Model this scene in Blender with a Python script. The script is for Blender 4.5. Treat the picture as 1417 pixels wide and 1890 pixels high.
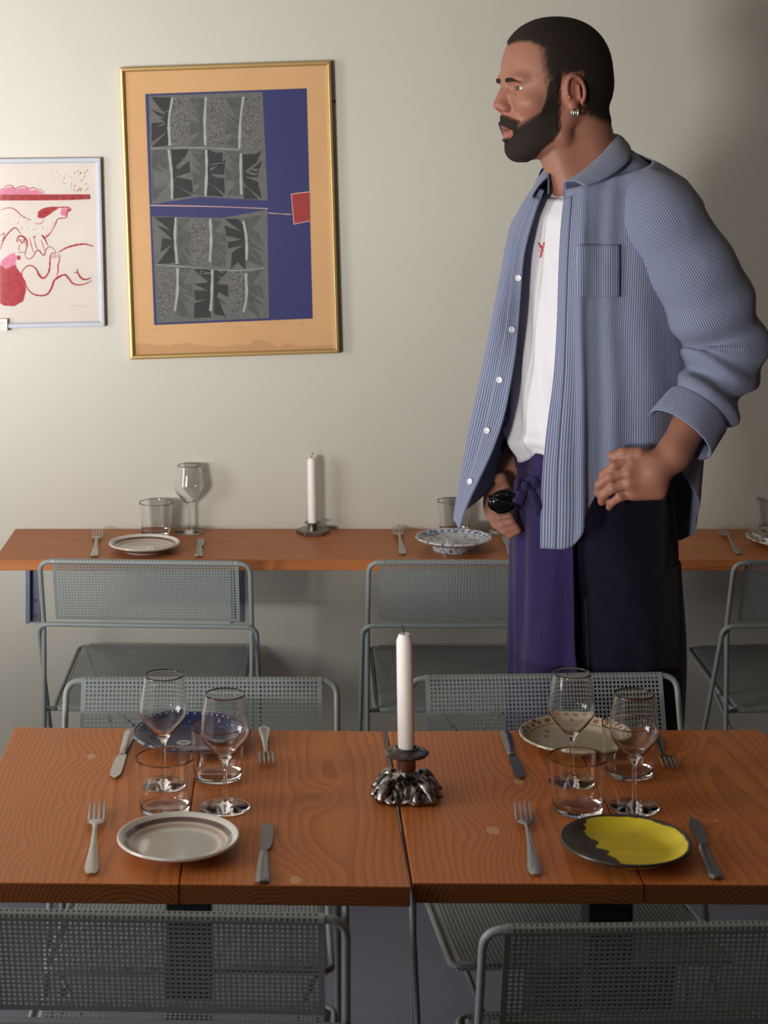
import bpy, bmesh, math, random
import numpy as np
from mathutils import Vector, Matrix

for o in list(bpy.data.objects):
    bpy.data.objects.remove(o, do_unlink=True)
SC = bpy.context.scene
COL = SC.collection

# ------------------------------------------------------------------ camera
F, CX, CY, H = 3270.0, 535.0, 250.0, 1.69      # focal length in pixels, principal point, eye height
cam_d = bpy.data.cameras.new('camera')
cam = bpy.data.objects.new('camera', cam_d)
COL.objects.link(cam)
cam.location = (0, 0, H)
cam.rotation_euler = (math.pi/2, 0, 0)
cam_d.sensor_fit = 'HORIZONTAL'
cam_d.sensor_width = 36
cam_d.lens = F/1417*36
cam_d.shift_x = (708.5-CX)/1417
cam_d.shift_y = -(945-CY)/1417
cam_d.dof.use_dof = True
cam_d.dof.focus_distance = 3.3
cam_d.dof.aperture_fstop = 16
cam_d.clip_start = .05
SC.camera = cam

# ------------------------------------------------------------------ world and lamps
wd = bpy.data.worlds.new('world'); SC.world = wd; wd.use_nodes = True
wd.node_tree.nodes['Background'].inputs[0].default_value = (.70, .80, 1.0, 1)
wd.node_tree.nodes['Background'].inputs[1].default_value = 1.2

def area(name, loc, target, sx, sy, power, color, label):
    d = bpy.data.lights.new(name, 'AREA'); d.shape = 'RECTANGLE'; d.size = sx; d.size_y = sy
    d.energy = power; d.color = color
    o = bpy.data.objects.new(name, d); COL.objects.link(o); o.location = loc
    o.rotation_euler = (Vector(target)-Vector(loc)).to_track_quat('-Z', 'Z').to_euler()
    return o
YF_ = -1.6
# daylight through the big window in the left wall and a smaller one in the front wall
area('daylight_left_window', (-3.12, 1.75, 1.5), (0, 1.75, 1.5), 1.5, 1.4, 66, (.98, .985, 1.0), '')
area('daylight_front_window', (-2.2, YF_+.14, .95), (-1.2, 3, .15), 1.25, 1.1, 168, (1.0, .985, .96), '').data.spread = math.radians(105)
SC.view_settings.view_transform = 'Standard'
SC.view_settings.look = 'None'
SC.view_settings.exposure = 0.0
SC.view_settings.gamma = 1.0
SC.view_settings.use_curve_mapping = False

# ------------------------------------------------------------------ helpers
def P(px, py, z):
    """world point of a photograph pixel that lies at height z"""
    s = (py-CY)/(H-z)
    return Vector(((px-CX)/s, F/s, z))
def Q(px, py, D):
    """world point of a photograph pixel that lies at depth D"""
    s = F/D
    return Vector(((px-CX)/s, D, H-(py-CY)/s))

def tag(o, label=None, cat=None, group=None, kind=None):
    if label: o['label'] = label
    if cat: o['category'] = cat
    if group: o['group'] = group
    if kind: o['kind'] = kind
    return o
def empty(name, loc=(0, 0, 0), rz=0):
    o = bpy.data.objects.new(name, None); COL.objects.link(o)
    o.location = loc; o.rotation_euler = (0, 0, rz); o.empty_display_size = .05
    return o
def copy_tree(o, parent=None):
    c = o.copy(); COL.objects.link(c); c.parent = parent
    for ch in list(o.children): copy_tree(ch, c)
    return c

def smooth(me, on=True):
    if len(me.polygons): me.polygons.foreach_set('use_smooth', [on]*len(me.polygons))

class MB:
    """collects vertices and faces of one part"""
    def __init__(s): s.v = []; s.f = []; s.uv = None
    def add(s, vs, fs):
        n = len(s.v); s.v += [tuple(v) for v in vs]; s.f += [tuple(i+n for i in f) for f in fs]
        return s
    def box(s, x0, x1, y0, y1, z0, z1):
        return s.add([(x0,y0,z0),(x1,y0,z0),(x1,y1,z0),(x0,y1,z0),(x0,y0,z1),(x1,y0,z1),(x1,y1,z1),(x0,y1,z1)],
                     [(0,3,2,1),(4,5,6,7),(0,1,5,4),(1,2,6,5),(2,3,7,6),(3,0,4,7)])
    def lathe(s, prof, n=48, c=(0,0,0), cap=True, rmod=None):
        vs = []; fs = []
        for k in range(n):
            a = 2*math.pi*k/n
            for (r, z) in prof:
                rr = r*(rmod(a, r, z) if rmod else 1)
                vs.append((c[0]+rr*math.cos(a), c[1]+rr*math.sin(a), c[2]+z))
        m = len(prof)
        for k in range(n):
            k2 = (k+1) % n
            for j in range(m-1):
                fs.append((k*m+j, k2*m+j, k2*m+j+1, k*m+j+1))
        if cap:
            if prof[0][0] > 1e-5: fs.append(tuple(k*m for k in range(n))[::-1])
            if prof[-1][0] > 1e-5: fs.append(tuple(k*m+m-1 for k in range(n)))
        return s.add(vs, fs)
    def tube(s, pts, r, n=10, closed=False, cap=True, rfun=None):
        pts = [Vector(p) for p in pts]; m = len(pts)
        vs = []; fs = []
        up = None
        for i, p in enumerate(pts):
            if closed: t = (pts[(i+1) % m]-pts[i-1]).normalized()
            else: t = (pts[min(i+1, m-1)]-pts[max(i-1, 0)]).normalized()
            if up is None:
                up = t.orthogonal().normalized()
            else:
                up = (up-t*up.dot(t))
                up = up.normalized() if up.length > 1e-6 else t.orthogonal().normalized()
            b = t.cross(up)
            rr = r[i] if isinstance(r, (list, tuple)) else r
            for k in range(n):
                a = 2*math.pi*k/n
                q = rr*(rfun(i/(m-1), a) if rfun else 1)
                vs.append(p+up*math.cos(a)*q+b*math.sin(a)*q)
        for i in range(m if closed else m-1):
            i2 = (i+1) % m
            for k in range(n):
                k2 = (k+1) % n
                fs.append((i*n+k, i*n+k2, i2*n+k2, i2*n+k))
        if cap and not closed:
            fs.append(tuple(range(n))[::-1]); fs.append(tuple((m-1)*n+k for k in range(n)))
        return s.add(vs, fs)
    def poly(s, pts, th=None, nrm=(0, -1, 0)):
        """flat polygon, with thickness th behind it"""
        n = len(pts); nr = Vector(nrm)
        if th is None:
            return s.add(pts, [tuple(range(n))])
        a = [Vector(p) for p in pts]; b = [p-nr*th for p in a]
        fs = [tuple(range(n)), tuple(range(n, 2*n))[::-1]]
        for i in range(n): fs.append((i, i+n, (i+1) % n+n, (i+1) % n))
        return s.add(a+b, fs)
    def build(s, name, mat, parent=None, sm=True, auto=None, bevel=None, subsurf=0, solid=None, fix=True):
        me = bpy.data.meshes.new(name); me.from_pydata(s.v, [], s.f)
        if fix:
            bm = bmesh.new(); bm.from_mesh(me)
            bmesh.ops.recalc_face_normals(bm, faces=bm.faces[:])
            bm.to_mesh(me); bm.free()
        if mat: me.materials.append(mat)
        smooth(me, sm)
        if s.uv is not None:
            l = me.uv_layers.new(name='UVMap')
            uv = np.array(s.uv, dtype=np.float32)
            idx = np.zeros(len(me.loops), dtype=np.int32); me.loops.foreach_get('vertex_index', idx)
            l.data.foreach_set('uv', uv[idx].ravel())
        o = bpy.data.objects.new(name, me); COL.objects.link(o)
        if parent: o.parent = parent
        if solid:
            m = o.modifiers.new('s', 'SOLIDIFY'); m.thickness = solid; m.offset = 0
        if bevel:
            m = o.modifiers.new('b', 'BEVEL'); m.width = bevel; m.segments = 2; m.limit_method = 'ANGLE'
        if subsurf:
            m = o.modifiers.new('u', 'SUBSURF'); m.levels = subsurf; m.render_levels = subsurf
        if auto:
            me.set_sharp_from_angle(angle=math.radians(auto))
        return o

def catmull(pts, n):
    """smooth curve through pts, n samples in all (numpy, any dimension)"""
    p = np.array(pts, dtype=float); m = len(p)
    t = np.linspace(0, m-1-1e-9, n); i = t.astype(int); u = (t-i)[:, None]
    q = np.vstack([2*p[0]-p[1], p, 2*p[-1]-p[-2]])
    a, b, c, d = q[i], q[i+1], q[i+2], q[i+3]
    return .5*((2*b)+(-a+c)*u+(2*a-5*b+4*c-d)*u*u+(-a+3*b-3*c+d)*u**3)

def rounded(pts, r, seg=6, closed=False):
    """polyline with its corners rounded to radius r"""
    pts = [Vector(p) for p in pts]; out = []; m = len(pts)
    for i, p in enumerate(pts):
        if not closed and i in (0, m-1): out.append(p); continue
        a = pts[i-1]; b = pts[(i+1) % m]
        u = (a-p).normalized(); v = (b-p).normalized()
        ang = u.angle(v)
        if ang > math.radians(172): out.append(p); continue
        d = min(r/math.tan(ang/2), (a-p).length*.49, (b-p).length*.49)
        s0 = p+u*d; s1 = p+v*d
        for k in range(seg+1):
            t = k/seg
            out.append(s0*(1-t)**2+p*2*t*(1-t)+s1*t*t)
    return out

# ------------------------------------------------------------------ materials
def srgb(r, g, b):
    f = lambda c: (c/255/12.92 if c/255 <= .04045 else ((c/255+.055)/1.055)**2.4)
    return (f(r), f(g), f(b), 1)
class NT:
    def __init__(s, name):
        s.m = bpy.data.materials.new(name); s.m.use_nodes = True
        s.t = s.m.node_tree; s.b = s.t.nodes['Principled BSDF']; s.out = s.t.nodes['Material Output']
    def n(s, typ, **kw):
        x = s.t.nodes.new('ShaderNode'+typ)
        for k, v in kw.items(): setattr(x, k, v)
        return x
    def l(s, a, b): s.t.links.new(a, b)
    def val(s, x, sock):
        if hasattr(x, 'is_linked') or isinstance(x, bpy.types.NodeSocket): s.l(x, sock)
        else: sock.default_value = x
    def math(s, op, a, b=0., c=0.):
        x = s.n('Math', operation=op)
        for i, q in enumerate((a, b, c)): s.val(q, x.inputs[i])
        return x.outputs[0]
    def mix(s, fac, a, b, typ='MIX'):
        x = s.n('Mix', data_type='RGBA', blend_type=typ)
        s.val(fac, x.inputs[0]); s.val(a, x.inputs[6]); s.val(b, x.inputs[7])
        return x.outputs[2]
    def noise(s, vec, scale, detail=4, rough=.5, dist=0., color=False):
        x = s.n('TexNoise'); x.inputs['Scale'].default_value = scale; x.inputs['Detail'].default_value = detail
        x.inputs['Roughness'].default_value = rough; x.inputs['Distortion'].default_value = dist
        if vec is not None: s.l(vec, x.inputs['Vector'])
        return x.outputs['Color' if color else 'Fac']
    def coord(s, kind='Object'): return s.n('TexCoord').outputs[kind]
    def mapping(s, vec, scale=(1,1,1), loc=(0,0,0), rot=(0,0,0)):
        x = s.n('Mapping'); s.l(vec, x.inputs[0]); x.inputs['Scale'].default_value = scale
        x.inputs['Location'].default_value = loc; x.inputs['Rotation'].default_value = rot
        return x.outputs[0]
    def sep(s, v):
        x = s.n('SeparateXYZ'); s.l(v, x.inputs[0]); return x.outputs
    def ramp(s, fac, stops, interp='LINEAR'):
        x = s.n('ValToRGB'); s.val(fac, x.inputs[0]); e = x.color_ramp.elements; x.color_ramp.interpolation = interp
        while len(e) < len(stops): e.new(.5)
        for i, (p, c) in enumerate(stops):
            e[i].position = p; e[i].color = c
        return x.outputs[0]
    def bump(s, h, strength=.3, dist=.001):
        x = s.n('Bump'); x.inputs['Strength'].default_value = strength; x.inputs['Distance'].default_value = dist
        s.l(h, x.inputs['Height']); s.l(x.outputs[0], s.b.inputs['Normal'])
    def set(s, **kw):
        names = dict(color='Base Color', rough='Roughness', metal='Metallic', spec='Specular IOR Level', coat='Coat Weight',
                     coatr='Coat Roughness', trans='Transmission Weight', ior='IOR', sheen='Sheen Weight', sss='Subsurface Weight', sssr='Subsurface Radius', ssss='Subsurface Scale', alpha='Alpha')
        for k, v in kw.items(): s.val(v, s.b.inputs[names[k]])
        return s.m
def plain(name, col, rough=.5, metal=0., var=.06, scale=40, **kw):
    """a flat colour with a little mottling"""
    t = NT(name); nz = t.noise(t.coord(), scale)
    c2 = tuple(c*(1-var*2) for c in col[:3])+(1,); c3 = tuple(min(1, c*(1+var)) for c in col[:3])+(1,)
    t.set(color=t.mix(nz, c2, c3), rough=rough, metal=metal, **kw)
    return t.m

def wall_mat():
    t = NT('wall_paint'); c = t.coord()
    n1 = t.noise(c, 1.3, 3); n2 = t.noise(c, 60, 5); n3 = t.noise(t.mapping(c, (1, 1, .6)), 5, 6)
    col = t.mix(n1, (.50, .472, .405, 1), (.54, .512, .442, 1))
    col = t.mix(t.math('MULTIPLY', n3, .18), col, (.42, .41, .37, 1))
    t.set(color=col, rough=.42, spec=.35)
    h = t.math('ADD', t.math('MULTIPLY', n2, .4), n3)
    t.bump(h, .12, .004)
    return t.m
M = {}
M['wall'] = wall_mat()
M['ceil'] = plain('ceiling_paint', (.50, .45, .36, 1), .8)
def floor_mat():
    t = NT('floor_screed'); c = t.coord()
    n = t.noise(c, 2.2, 6, .6); n2 = t.noise(c, 30, 4)
    col = t.ramp(n, [(.3, (.165, .165, .22, 1)), (.7, (.235, .235, .30, 1))])
    t.set(color=t.mix(t.math('MULTIPLY', n2, .3), col, (.12, .12, .16, 1)), rough=.45, spec=.4)
    return t.m
M['floor'] = floor_mat()
M['chair'] = plain('grey_powder_coat', (.27, .30, .295, 1), .38, .0, .05, 200, spec=.5)
M['chair_dark'] = plain('dark_end_cap', (.03, .03, .035, 1), .5)
M['steel'] = plain('brushed_steel', (.50, .49, .47, 1), .3, 1., .1, 300)
M['dsteel'] = plain('knife_steel', (.28, .28, .29, 1), .34, 1., .1, 300)
M['silver'] = None
def silver():
    t = NT('tarnished_silver'); c = t.coord()
    n = t.noise(c, 90, 5, .6); n2 = t.noise(c, 35, 3)
    col = t.ramp(n, [(.35, (.05, .042, .038, 1)), (.62, (.42, .39, .37, 1))])
    t.set(color=col, metal=1., rough=t.math('ADD', t.math('MULTIPLY', n2, .3), .12))
    t.bump(n, .5, .003); return t.m
M['silver'] = silver()
M['pewter'] = plain('worn_pewter', (.33, .31, .28, 1), .28, 1., .25, 60)
M['wax'] = plain('candle_wax', (.86, .80, .76, 1), .45, 0, .02, 20, sss=.25, ssss=.01)
M['wick'] = plain('burnt_wick', (.02, .018, .016, 1), .9)
M['black'] = plain('black_metal', (.006, .006, .007, 1), .5)
M['bracket'] = plain('bracket_metal', (.19, .21, .30, 1), .38, .4)
def glass():
    t = NT('clear_glass')
    t.set(color=(1, 1, 1, 1), rough=0., trans=1., ior=1.40)
    return t.m
M['glass'] = glass()
def pane_mat():
    t = NT('picture_glass')
    fr = t.n('Fresnel'); fr.inputs[0].default_value = 1.22
    tr = t.n('BsdfTransparent'); gl = t.n('BsdfGlossy'); gl.inputs['Roughness'].default_value = .06
    mx = t.n('MixShader'); t.l(fr.outputs[0], mx.inputs[0]); t.l(tr.outputs[0], mx.inputs[1]); t.l(gl.outputs[0], mx.inputs[2])
    t.l(mx.outputs[0], t.out.inputs[0]); t.t.nodes.remove(t.b)
    return t.m
M['pane'] = pane_mat()

def wood(name, base, dark, axis='y', ring=170., knots=(), cx=0., cz=-.06, seed=0., endgrain=True, amp=.6):
    """growth rings around a log axis: arcs on the end face, long figure on the top; knots bend them"""
    t = NT(name); c = t.coord('Object')
    x, y, z = t.sep(c)[0:3]
    if axis == 'x': x, y = y, x
    cm = t.n('CombineXYZ'); t.val(x, cm.inputs[0]); t.val(t.math('MULTIPLY', y, .22), cm.inputs[1]); t.val(z, cm.inputs[2])
    mp = t.mapping(cm.outputs[0], loc=(seed, seed*.7, 0))
    d1 = t.math('SUBTRACT', t.noise(mp, 5, 2, .5), .5)
    d2 = t.math('SUBTRACT', t.noise(mp, 28, 3, .55), .5)
    dx = t.math('SUBTRACT', x, cx); dz = t.math('SUBTRACT', z, cz)
    r = t.math('SQRT', t.math('ADD', t.math('MULTIPLY', dx, dx), t.math('MULTIPLY', dz, dz)))
    r = t.math('ADD', r, t.math('MULTIPLY', d1, .055)); r = t.math('ADD', r, t.math('MULTIPLY', d2, .006))
    kc = None
    for (kx, ky, kr, fill) in knots:
        ux = t.math('SUBTRACT', x, kx); uy = t.math('MULTIPLY', t.math('SUBTRACT', y, ky), .62)
        q = t.math('ADD', t.math('MULTIPLY', ux, ux), t.math('MULTIPLY', uy, uy))
        g = t.math('POWER', 2.718, t.math('MULTIPLY', q, -1/(kr*2.6)**2))
        r = t.math('ADD', r, t.math('MULTIPLY', g, kr*1.5))
        qn = t.math('ADD', q, t.math('MULTIPLY', d2, kr*kr*.8))
        kk = t.math('LESS_THAN', qn, (kr*.42)**2)
        if fill: kc = kk if kc is None else t.math('MAXIMUM', kc, kk)
    w = t.math('FRACT', t.math('MULTIPLY', r, ring))
    w = t.math('POWER', w, 2.2)
    fine = t.n('CombineXYZ'); t.val(x, fine.inputs[0]); t.val(t.math('MULTIPLY', y, .03), fine.inputs[1]); t.val(z, fine.inputs[2])
    fn = t.noise(fine.outputs[0], 420, 3, .6)
    bn = t.noise(mp, 2.3, 3)
    col = t.mix(t.math('MULTIPLY', w, amp), base, dark)
    col = t.mix(t.math('MULTIPLY', bn, .5), col, tuple(b*.62 for b in base[:3])+(1,))
    col = t.mix(t.math('MULTIPLY', fn, .28), col, dark)
    if kc is not None: col = t.mix(kc, col, (.62, .34, .16, 1))
    if endgrain:
        geo = t.n('NewGeometry'); ny = t.sep(geo.outputs['Normal'])[1 if axis == 'y' else 0]
        e = t.math('GREATER_THAN', t.math('ABSOLUTE', ny), .8)
        ew = t.math('MULTIPLY', t.math('FRACT', t.math('MULTIPLY', r, ring*1.35)), 1.)
        ec = t.mix(t.math('MULTIPLY', t.math('POWER', ew, 1.6), .85), tuple(b*.36 for b in base[:3])+(1,), tuple(b*.09 for b in base[:3])+(1,))
        col = t.mix(e, col, ec)
    t.set(color=col, rough=t.math('ADD', t.math('MULTIPLY', fn, .16), .36), spec=.28)
    t.bump(fn, .12, .0006)
    return t.m
# ------------------------------------------------------------------ the room
DW = 4.303
def struct(name, mb, mat, **k):
    o = mb.build(name, mat, **k); o['kind'] = 'structure'; return o
XL, XR, YF, ZC = -3.0, 3.2, -1.6, 2.9
struct('wall_back', MB().box(XL-.1, XR+.1, DW, DW+.1, 0, ZC), M['wall'], sm=False)
struct('floor', MB().box(XL-.1, XR+.1, YF-.1, DW+.1, -.1, 0), M['floor'], sm=False)
struct('ceiling', MB().box(XL-.1, XR+.1, YF-.1, DW+.1, ZC, ZC+.1), M['ceil'], sm=False)
struct('wall_right', MB().box(XR, XR+.1, YF, DW, 0, ZC), plain('right_wall_paint', (.24, .155, .075, 1), .6), sm=False)
def wall_open(name, ax, pos, a0, a1, o0, o1, z0, z1):
    m = MB()
    for (p, q, u, v) in ((a0, o0, 0, ZC), (o1, a1, 0, ZC), (o0, o1, 0, z0), (o0, o1, z1, ZC)):
        if ax == 'x': m.box(pos-.1, pos, p, q, u, v)
        else: m.box(p, q, pos-.1, pos, u, v)
    return struct(name, m, M['wall'], sm=False)
wall_open('wall_left', 'x', XL, YF, DW, .9, 2.6, .7, 2.25)
M['panel'] = plain('dark_wood_panelling', (.11, .06, .03, 1), .5)
wall_open('wall_front', 'y', YF+.1, XL, XR, -2.85, -1.55, .38, 1.52).data.materials[0] = M['panel']
struct('tall_shade_blocker', MB().box(-1.53, XR, -.45, -.35, 0, ZC), M['panel'], sm=False)  # added unseen blocker behind the camera, dims the window light towards the right
struct('low_shade_blocker', MB().box(-1.8, 1.6, 1.15, 1.42, 0, .90), M['panel'], sm=False)  # added half-height blocker out of view, shades the foreground chairs and floor
M['frame_paint'] = plain('window_frame_paint', (.5, .5, .48, 1), .4)
struct('window_1', MB().box(XL-.08, XL-.03, .9, 2.6, .70, .76).box(XL-.08, XL-.03, .9, 2.6, 2.19, 2.25)
       .box(XL-.08, XL-.03, .9, .96, .76, 2.19).box(XL-.08, XL-.03, 2.54, 2.6, .76, 2.19), M['frame_paint'], sm=False)

# ------------------------------------------------------------------ tables
ORANGE = (.70, .225, .056, 1); ODARK = (.27, .062, .014, 1)
def plank(parent, q, z0, z1, mat, corner=None):
    """board between four corners (back-left, back-right, front-right, front-left), xy in the parent's frame"""
    pts = [Vector((x, y, z1)) for x, y in q]
    if corner is not None:
        p = pts[corner]; a = pts[corner-1]; b = pts[(corner+1) % 4]
        u = (a-p).normalized()*.022; v = (b-p).normalized()*.022
        arc = [p+u*(1-t)**2+v*t*t for t in (0, .2, .4, .6, .8, 1)]
        pts = pts[:corner]+arc+pts[corner+1:]
    m = MB(); m.poly([p for p in pts], z1-z0, (0, 0, 1))
    return m.build('plank', mat, parent, sm=False, bevel=.0016)

def table(name_loc, corners, joint, label, knL, knR, seed, corner=None):
    cx, cy = name_loc
    t = empty('dining_table', (cx, cy, 0)); tag(t, label, 'table', 'orange plank tables pushed together')
    (bl, br, fr, fl) = [(x-cx, y-cy) for x, y in corners]
    jb = (joint-cx-.0006, bl[1]+(br[1]-bl[1])*(joint-corners[0][0])/(corners[1][0]-corners[0][0]))
    jf = (joint-cx-.0006, fl[1]+(fr[1]-fl[1])*(joint-corners[3][0])/(corners[2][0]-corners[3][0]))
    g = .0012
    a = plank(t, (bl, jb, jf, fl), .709, .735, wood('plank_wood', ORANGE, ODARK, 'y', 135, knL, joint-cx-.06, -.02+.66, seed))
    b = plank(t, ((jb[0]+g, jb[1]), br, fr, (jf[0]+g, jf[1]+.001)), .709, .7348, wood('plank_wood', tuple(c*.96 for c in ORANGE[:3])+(1,), ODARK, 'y', 150, knR, joint-cx+.20, .60, seed+3.3), corner)
    MB().box(-.032, .032, -.032, .032, .02, .695).build('column', M['black'], t, sm=False, bevel=.003)
    MB().box(-.20, .20, -.02, .02, .695, .7085).box(-.02, .02, -.20, .20, .695, .7085).build('top_bracket', M['black'], t, sm=False)
    MB().box(-.2, .2, -.2, .2, 0, .02).build('foot_plate', M['black'], t, sm=False, bevel=.004)
    return t
def kn(cx, cy, px, py, r, fill=True):
    p = P(px, py, .735); return (p.x-cx, p.y-cy, r, fill)
c1 = (-.145, 2.556)
table(c1, ((-.444, 2.860), (.1495, 2.841), (.1530, 2.252), (-.4430, 2.266)), -.141,
      'left orange plank table, set with the white brown-rimmed plate',
      [kn(*c1, 168, 1396, .016), kn(*c1, 129, 1483, .005, False), kn(*c1, 60, 1560, .01, False)],
      [kn(*c1, 546, 1624, .019), kn(*c1, 590, 1470, .012, False)], .0)
c2 = (.457, 2.556)
table(c2, ((.1575, 2.841), (.758, 2.849), (.760, 2.255), (.1570, 2.263)), .452,
      'right orange plank table, set with the yellow and black plate',
      [kn(*c2, 957, 1443, .014), kn(*c2, 909, 1533, .017)],
      [kn(*c2, 1322, 1514, .009), kn(*c2, 1288, 1403, .004, False), kn(*c2, 1250, 1365, .014, False)], 5.1, corner=1)

# wall shelf counter
sh = empty('wall_counter', (.2, 4.14, 0)); tag(sh, 'long narrow orange wooden wall counter behind the chairs', 'counter')
ws = wood('counter_wood', (.60, .21, .062, 1), (.28, .075, .02, 1), 'x', 95, [(.6, .9, .01, False)], .02, .66, 9.2, endgrain=False, amp=.5)
m = MB()
pts = [(-.667, DW-.003), (2.6, DW-.003), (2.6, 3.990), (-.667, 3.990)]
m.poly([Vector((x-.2, y-4.14, .735)) for x, y in pts], .025, (0, 0, 1))
m.build('board', ws, sh, sm=False, bevel=.002)
for bx in (-.622, -.128, .70, 1.5):
    b = MB()
    x = bx-.2; y1 = DW-4.14-.001
    b.box(x-.016, x+.016, y1-.004, y1, .51, .709)                # wall leg
    b.box(x-.016, x-.006, y1-.026, y1-.004, .512, .709)           # side flange
    b.box(x-.016, x+.016, y1-.26, y1-.026, .703, .7095)           # arm under the board
    o = b.build('angle_bracket', M['bracket'], sh, sm=False)
    for zz in (.524, .562):
        n = 10; vs = [(x+.005+.0042*math.cos(a*2*math.pi/n), y1-.004, zz+.0042*math.sin(a*2*math.pi/n)) for a in range(n)]
        vs2 = [(x+.005+.003*math.cos(a*2*math.pi/n), y1-.0065, zz+.003*math.sin(a*2*math.pi/n)) for a in range(n)]
        MB().add(vs+vs2, [tuple(range(n, 2*n))]+[(a, (a+1) % n, (a+1) % n+n, a+n) for a in range(n)]).build('screw', M['steel'], o)

# ------------------------------------------------------------------ perforated sheet chairs
def perf(nx, ny, fmap, open_=.60, th=.0011, solid=lambda i, j: False, skip=lambda i, j: False, border=1):
    """sheet of nx by ny cells, each with a square hole; fmap(u, v) gives the point; solid cells have no hole"""
    us = [0.]; 
    for i in range(nx):
        us += [(i+(1-open_)/2)/nx, (i+(1+open_)/2)/nx]
    us.append(1.); vs_ = [0.]
    for j in range(ny): vs_ += [(j+(1-open_)/2)/ny, (j+(1+open_)/2)/ny]
    vs_.append(1.)
    A, B = len(us), len(vs_)
    top = np.array([[fmap(u, v) for v in vs_] for u in us])
    gu = np.gradient(top, axis=0); gv = np.gradient(top, axis=1)
    nrm = np.cross(gu, gv); nrm /= np.linalg.norm(nrm, axis=2, keepdims=True)+1e-12
    bot = top-nrm*th
    keep = np.ones((A-1, B-1), bool)
    for i in range(nx):
        for j in range(ny):
            if skip(i, j): keep[2*i:2*i+2, 2*j:2*j+2] = False
            elif not solid(i, j): keep[2*i+1, 2*j+1] = False
    idx = lambda a, b, l: l*A*B+a*B+b
    fs = []
    for a in range(A-1):
        for b in range(B-1):
            if not keep[a, b]: continue
            fs.append((idx(a, b, 0), idx(a+1, b, 0), idx(a+1, b+1, 0), idx(a, b+1, 0)))
            fs.append((idx(a, b, 1), idx(a, b+1, 1), idx(a+1, b+1, 1), idx(a+1, b, 1)))
            for (da, db, p, q) in ((-1, 0, (a, b+1), (a, b)), (1, 0, (a+1, b), (a+1, b+1)), (0, -1, (a, b), (a+1, b)), (0, 1, (a+1, b+1), (a, b+1))):
                aa, bb = a+da, b+db
                if not (0 <= aa < A-1 and 0 <= bb < B-1) or not keep[aa, bb]:
                    fs.append((idx(*p, 0), idx(*p, 1), idx(*q, 1), idx(*q, 0)))
    m = MB(); m.v = [tuple(v) for v in top.reshape(-1, 3)]+[tuple(v) for v in bot.reshape(-1, 3)]; m.f = fs
    return m
R_ = .0053
def make_chair():
    t = empty('folding_chair')
    hw = .230
    # frame A: inverted U that carries the backrest; frame B: wider inverted U whose legs slope forward
    A = rounded([(-hw, .067, .006), (-hw, .050, .614), (-hw, 0, .762), (hw, 0, .762), (hw, .050, .614), (hw, .067, .006)], .026)
    MB().tube(A, R_, 10).build('back_frame', M['chair'], t)
    wb = .241
    B = rounded([(-wb, .352, .006), (-wb, .040, .614), (wb, .040, .614), (wb, .352, .006)], .026)
    MB().tube(B, R_, 10).build('front_frame', M['chair'], t)
    # seat frame
    zr, zf, yr, yf = .419, .459, .068, .405
    S = rounded([(-.212, yr, zr), (-.212, yf, zf), (.212, yf, zf), (.212, yr, zr)], .022, closed=True)
    m = MB().tube(S, R_*.95, 10, closed=True)
    m.tube([(-.229, yr, zr), (-.205, yr, zr)], R_*.95, 8).tube([(.205, yr, zr), (.229, yr, zr)], R_*.95, 8)
    m.build('seat_frame', M['chair'], t)
    # backrest sheet: wraps over the top tube, hangs on the front side
    wr = R_+.0012; L1 = wr*math.pi*1.0; L2 = .150; LT = L1+L2
    d = Vector((0, .050, -.148)).normalized()
    fr = Vector((0, d.z, -d.y))*-1     # outward normal on the front side
    def fb(u, v):
        x = (u-.5)*.408; l = v*LT
        if l < L1:
            a = l/L1*math.pi
            n = -fr*math.cos(a)-d*math.sin(a)
            p = Vector((0, 0, .762))+n*wr
        else:
            p = Vector((0, 0, .762))+fr*wr+d*(l-L1)
        return (x, p.y, p.z)
    ny = 25
    perf(61, ny, fb, solid=lambda i, j: i in (0, 60) or j == ny-1).build('backrest', M['chair'], t, sm=False)
    # seat sheet
    ys, zs = yf-yr, zf-zr; Ls = math.hypot(ys, zs); ds = Vector((0, ys, zs))/Ls; ns = Vector((0, -ds.z, ds.y))
    w2 = wr*math.pi/2*1.0; T = Ls+2*w2
    def fsx(u, v):
        l = v*T; x = (u-.5)*.412
        if l < w2:
            a = (1-l/w2)*math.pi/2; p = Vector((0, yr, zr))+ns*wr*math.cos(a)-ds*wr*math.sin(a)
        elif l > w2+Ls:
            a = (l-w2-Ls)/w2*math.pi/2; p = Vector((0, yf, zf))+ns*wr*math.cos(a)+ds*wr*math.sin(a)
        else:
            k = (l-w2)/Ls
            p = Vector((0, yr, zr))+ds*(l-w2)+ns*(wr-.004*math.sin(k*math.pi))
        e = max(0, abs(x)-.196)
        return (x, p.y, p.z-e*e*60)
    n2 = 53
    perf(61, n2, fsx, solid=lambda i, j: i in (0, 60), skip=lambda i, j: (j < 3 or j > n2-4) and (i < 3 or i > 57)).build('seat', M['chair'], t, sm=False)
    m = MB()
    for s in (-1, 1):
        m.tube([(s*.190, yf-.01, zf-.008), (s*.06, .30, .115)], R_*.75, 8)
        m.tube([(s*.070, yr+.004, zr-.006), (s*.012, yr+.06, .34)], R_*.6, 8)
    m.tube([(-wb, .298, .112), (wb, .298, .112)], R_*.85, 8)
    m.build('brace', M['chair'], t)
    for s in (-1, 1):
        for (x, y) in ((hw, .067), (wb, .3535)):
            MB().lathe([(.0, 0), (.0068, 0), (.0072, .012), (.0055, .016)], 12, (s*x, y, 0)).build('foot_cap', M['chair_dark'], t)
    return t
proto = make_chair()
G = 'grey perforated metal chairs'
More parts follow.
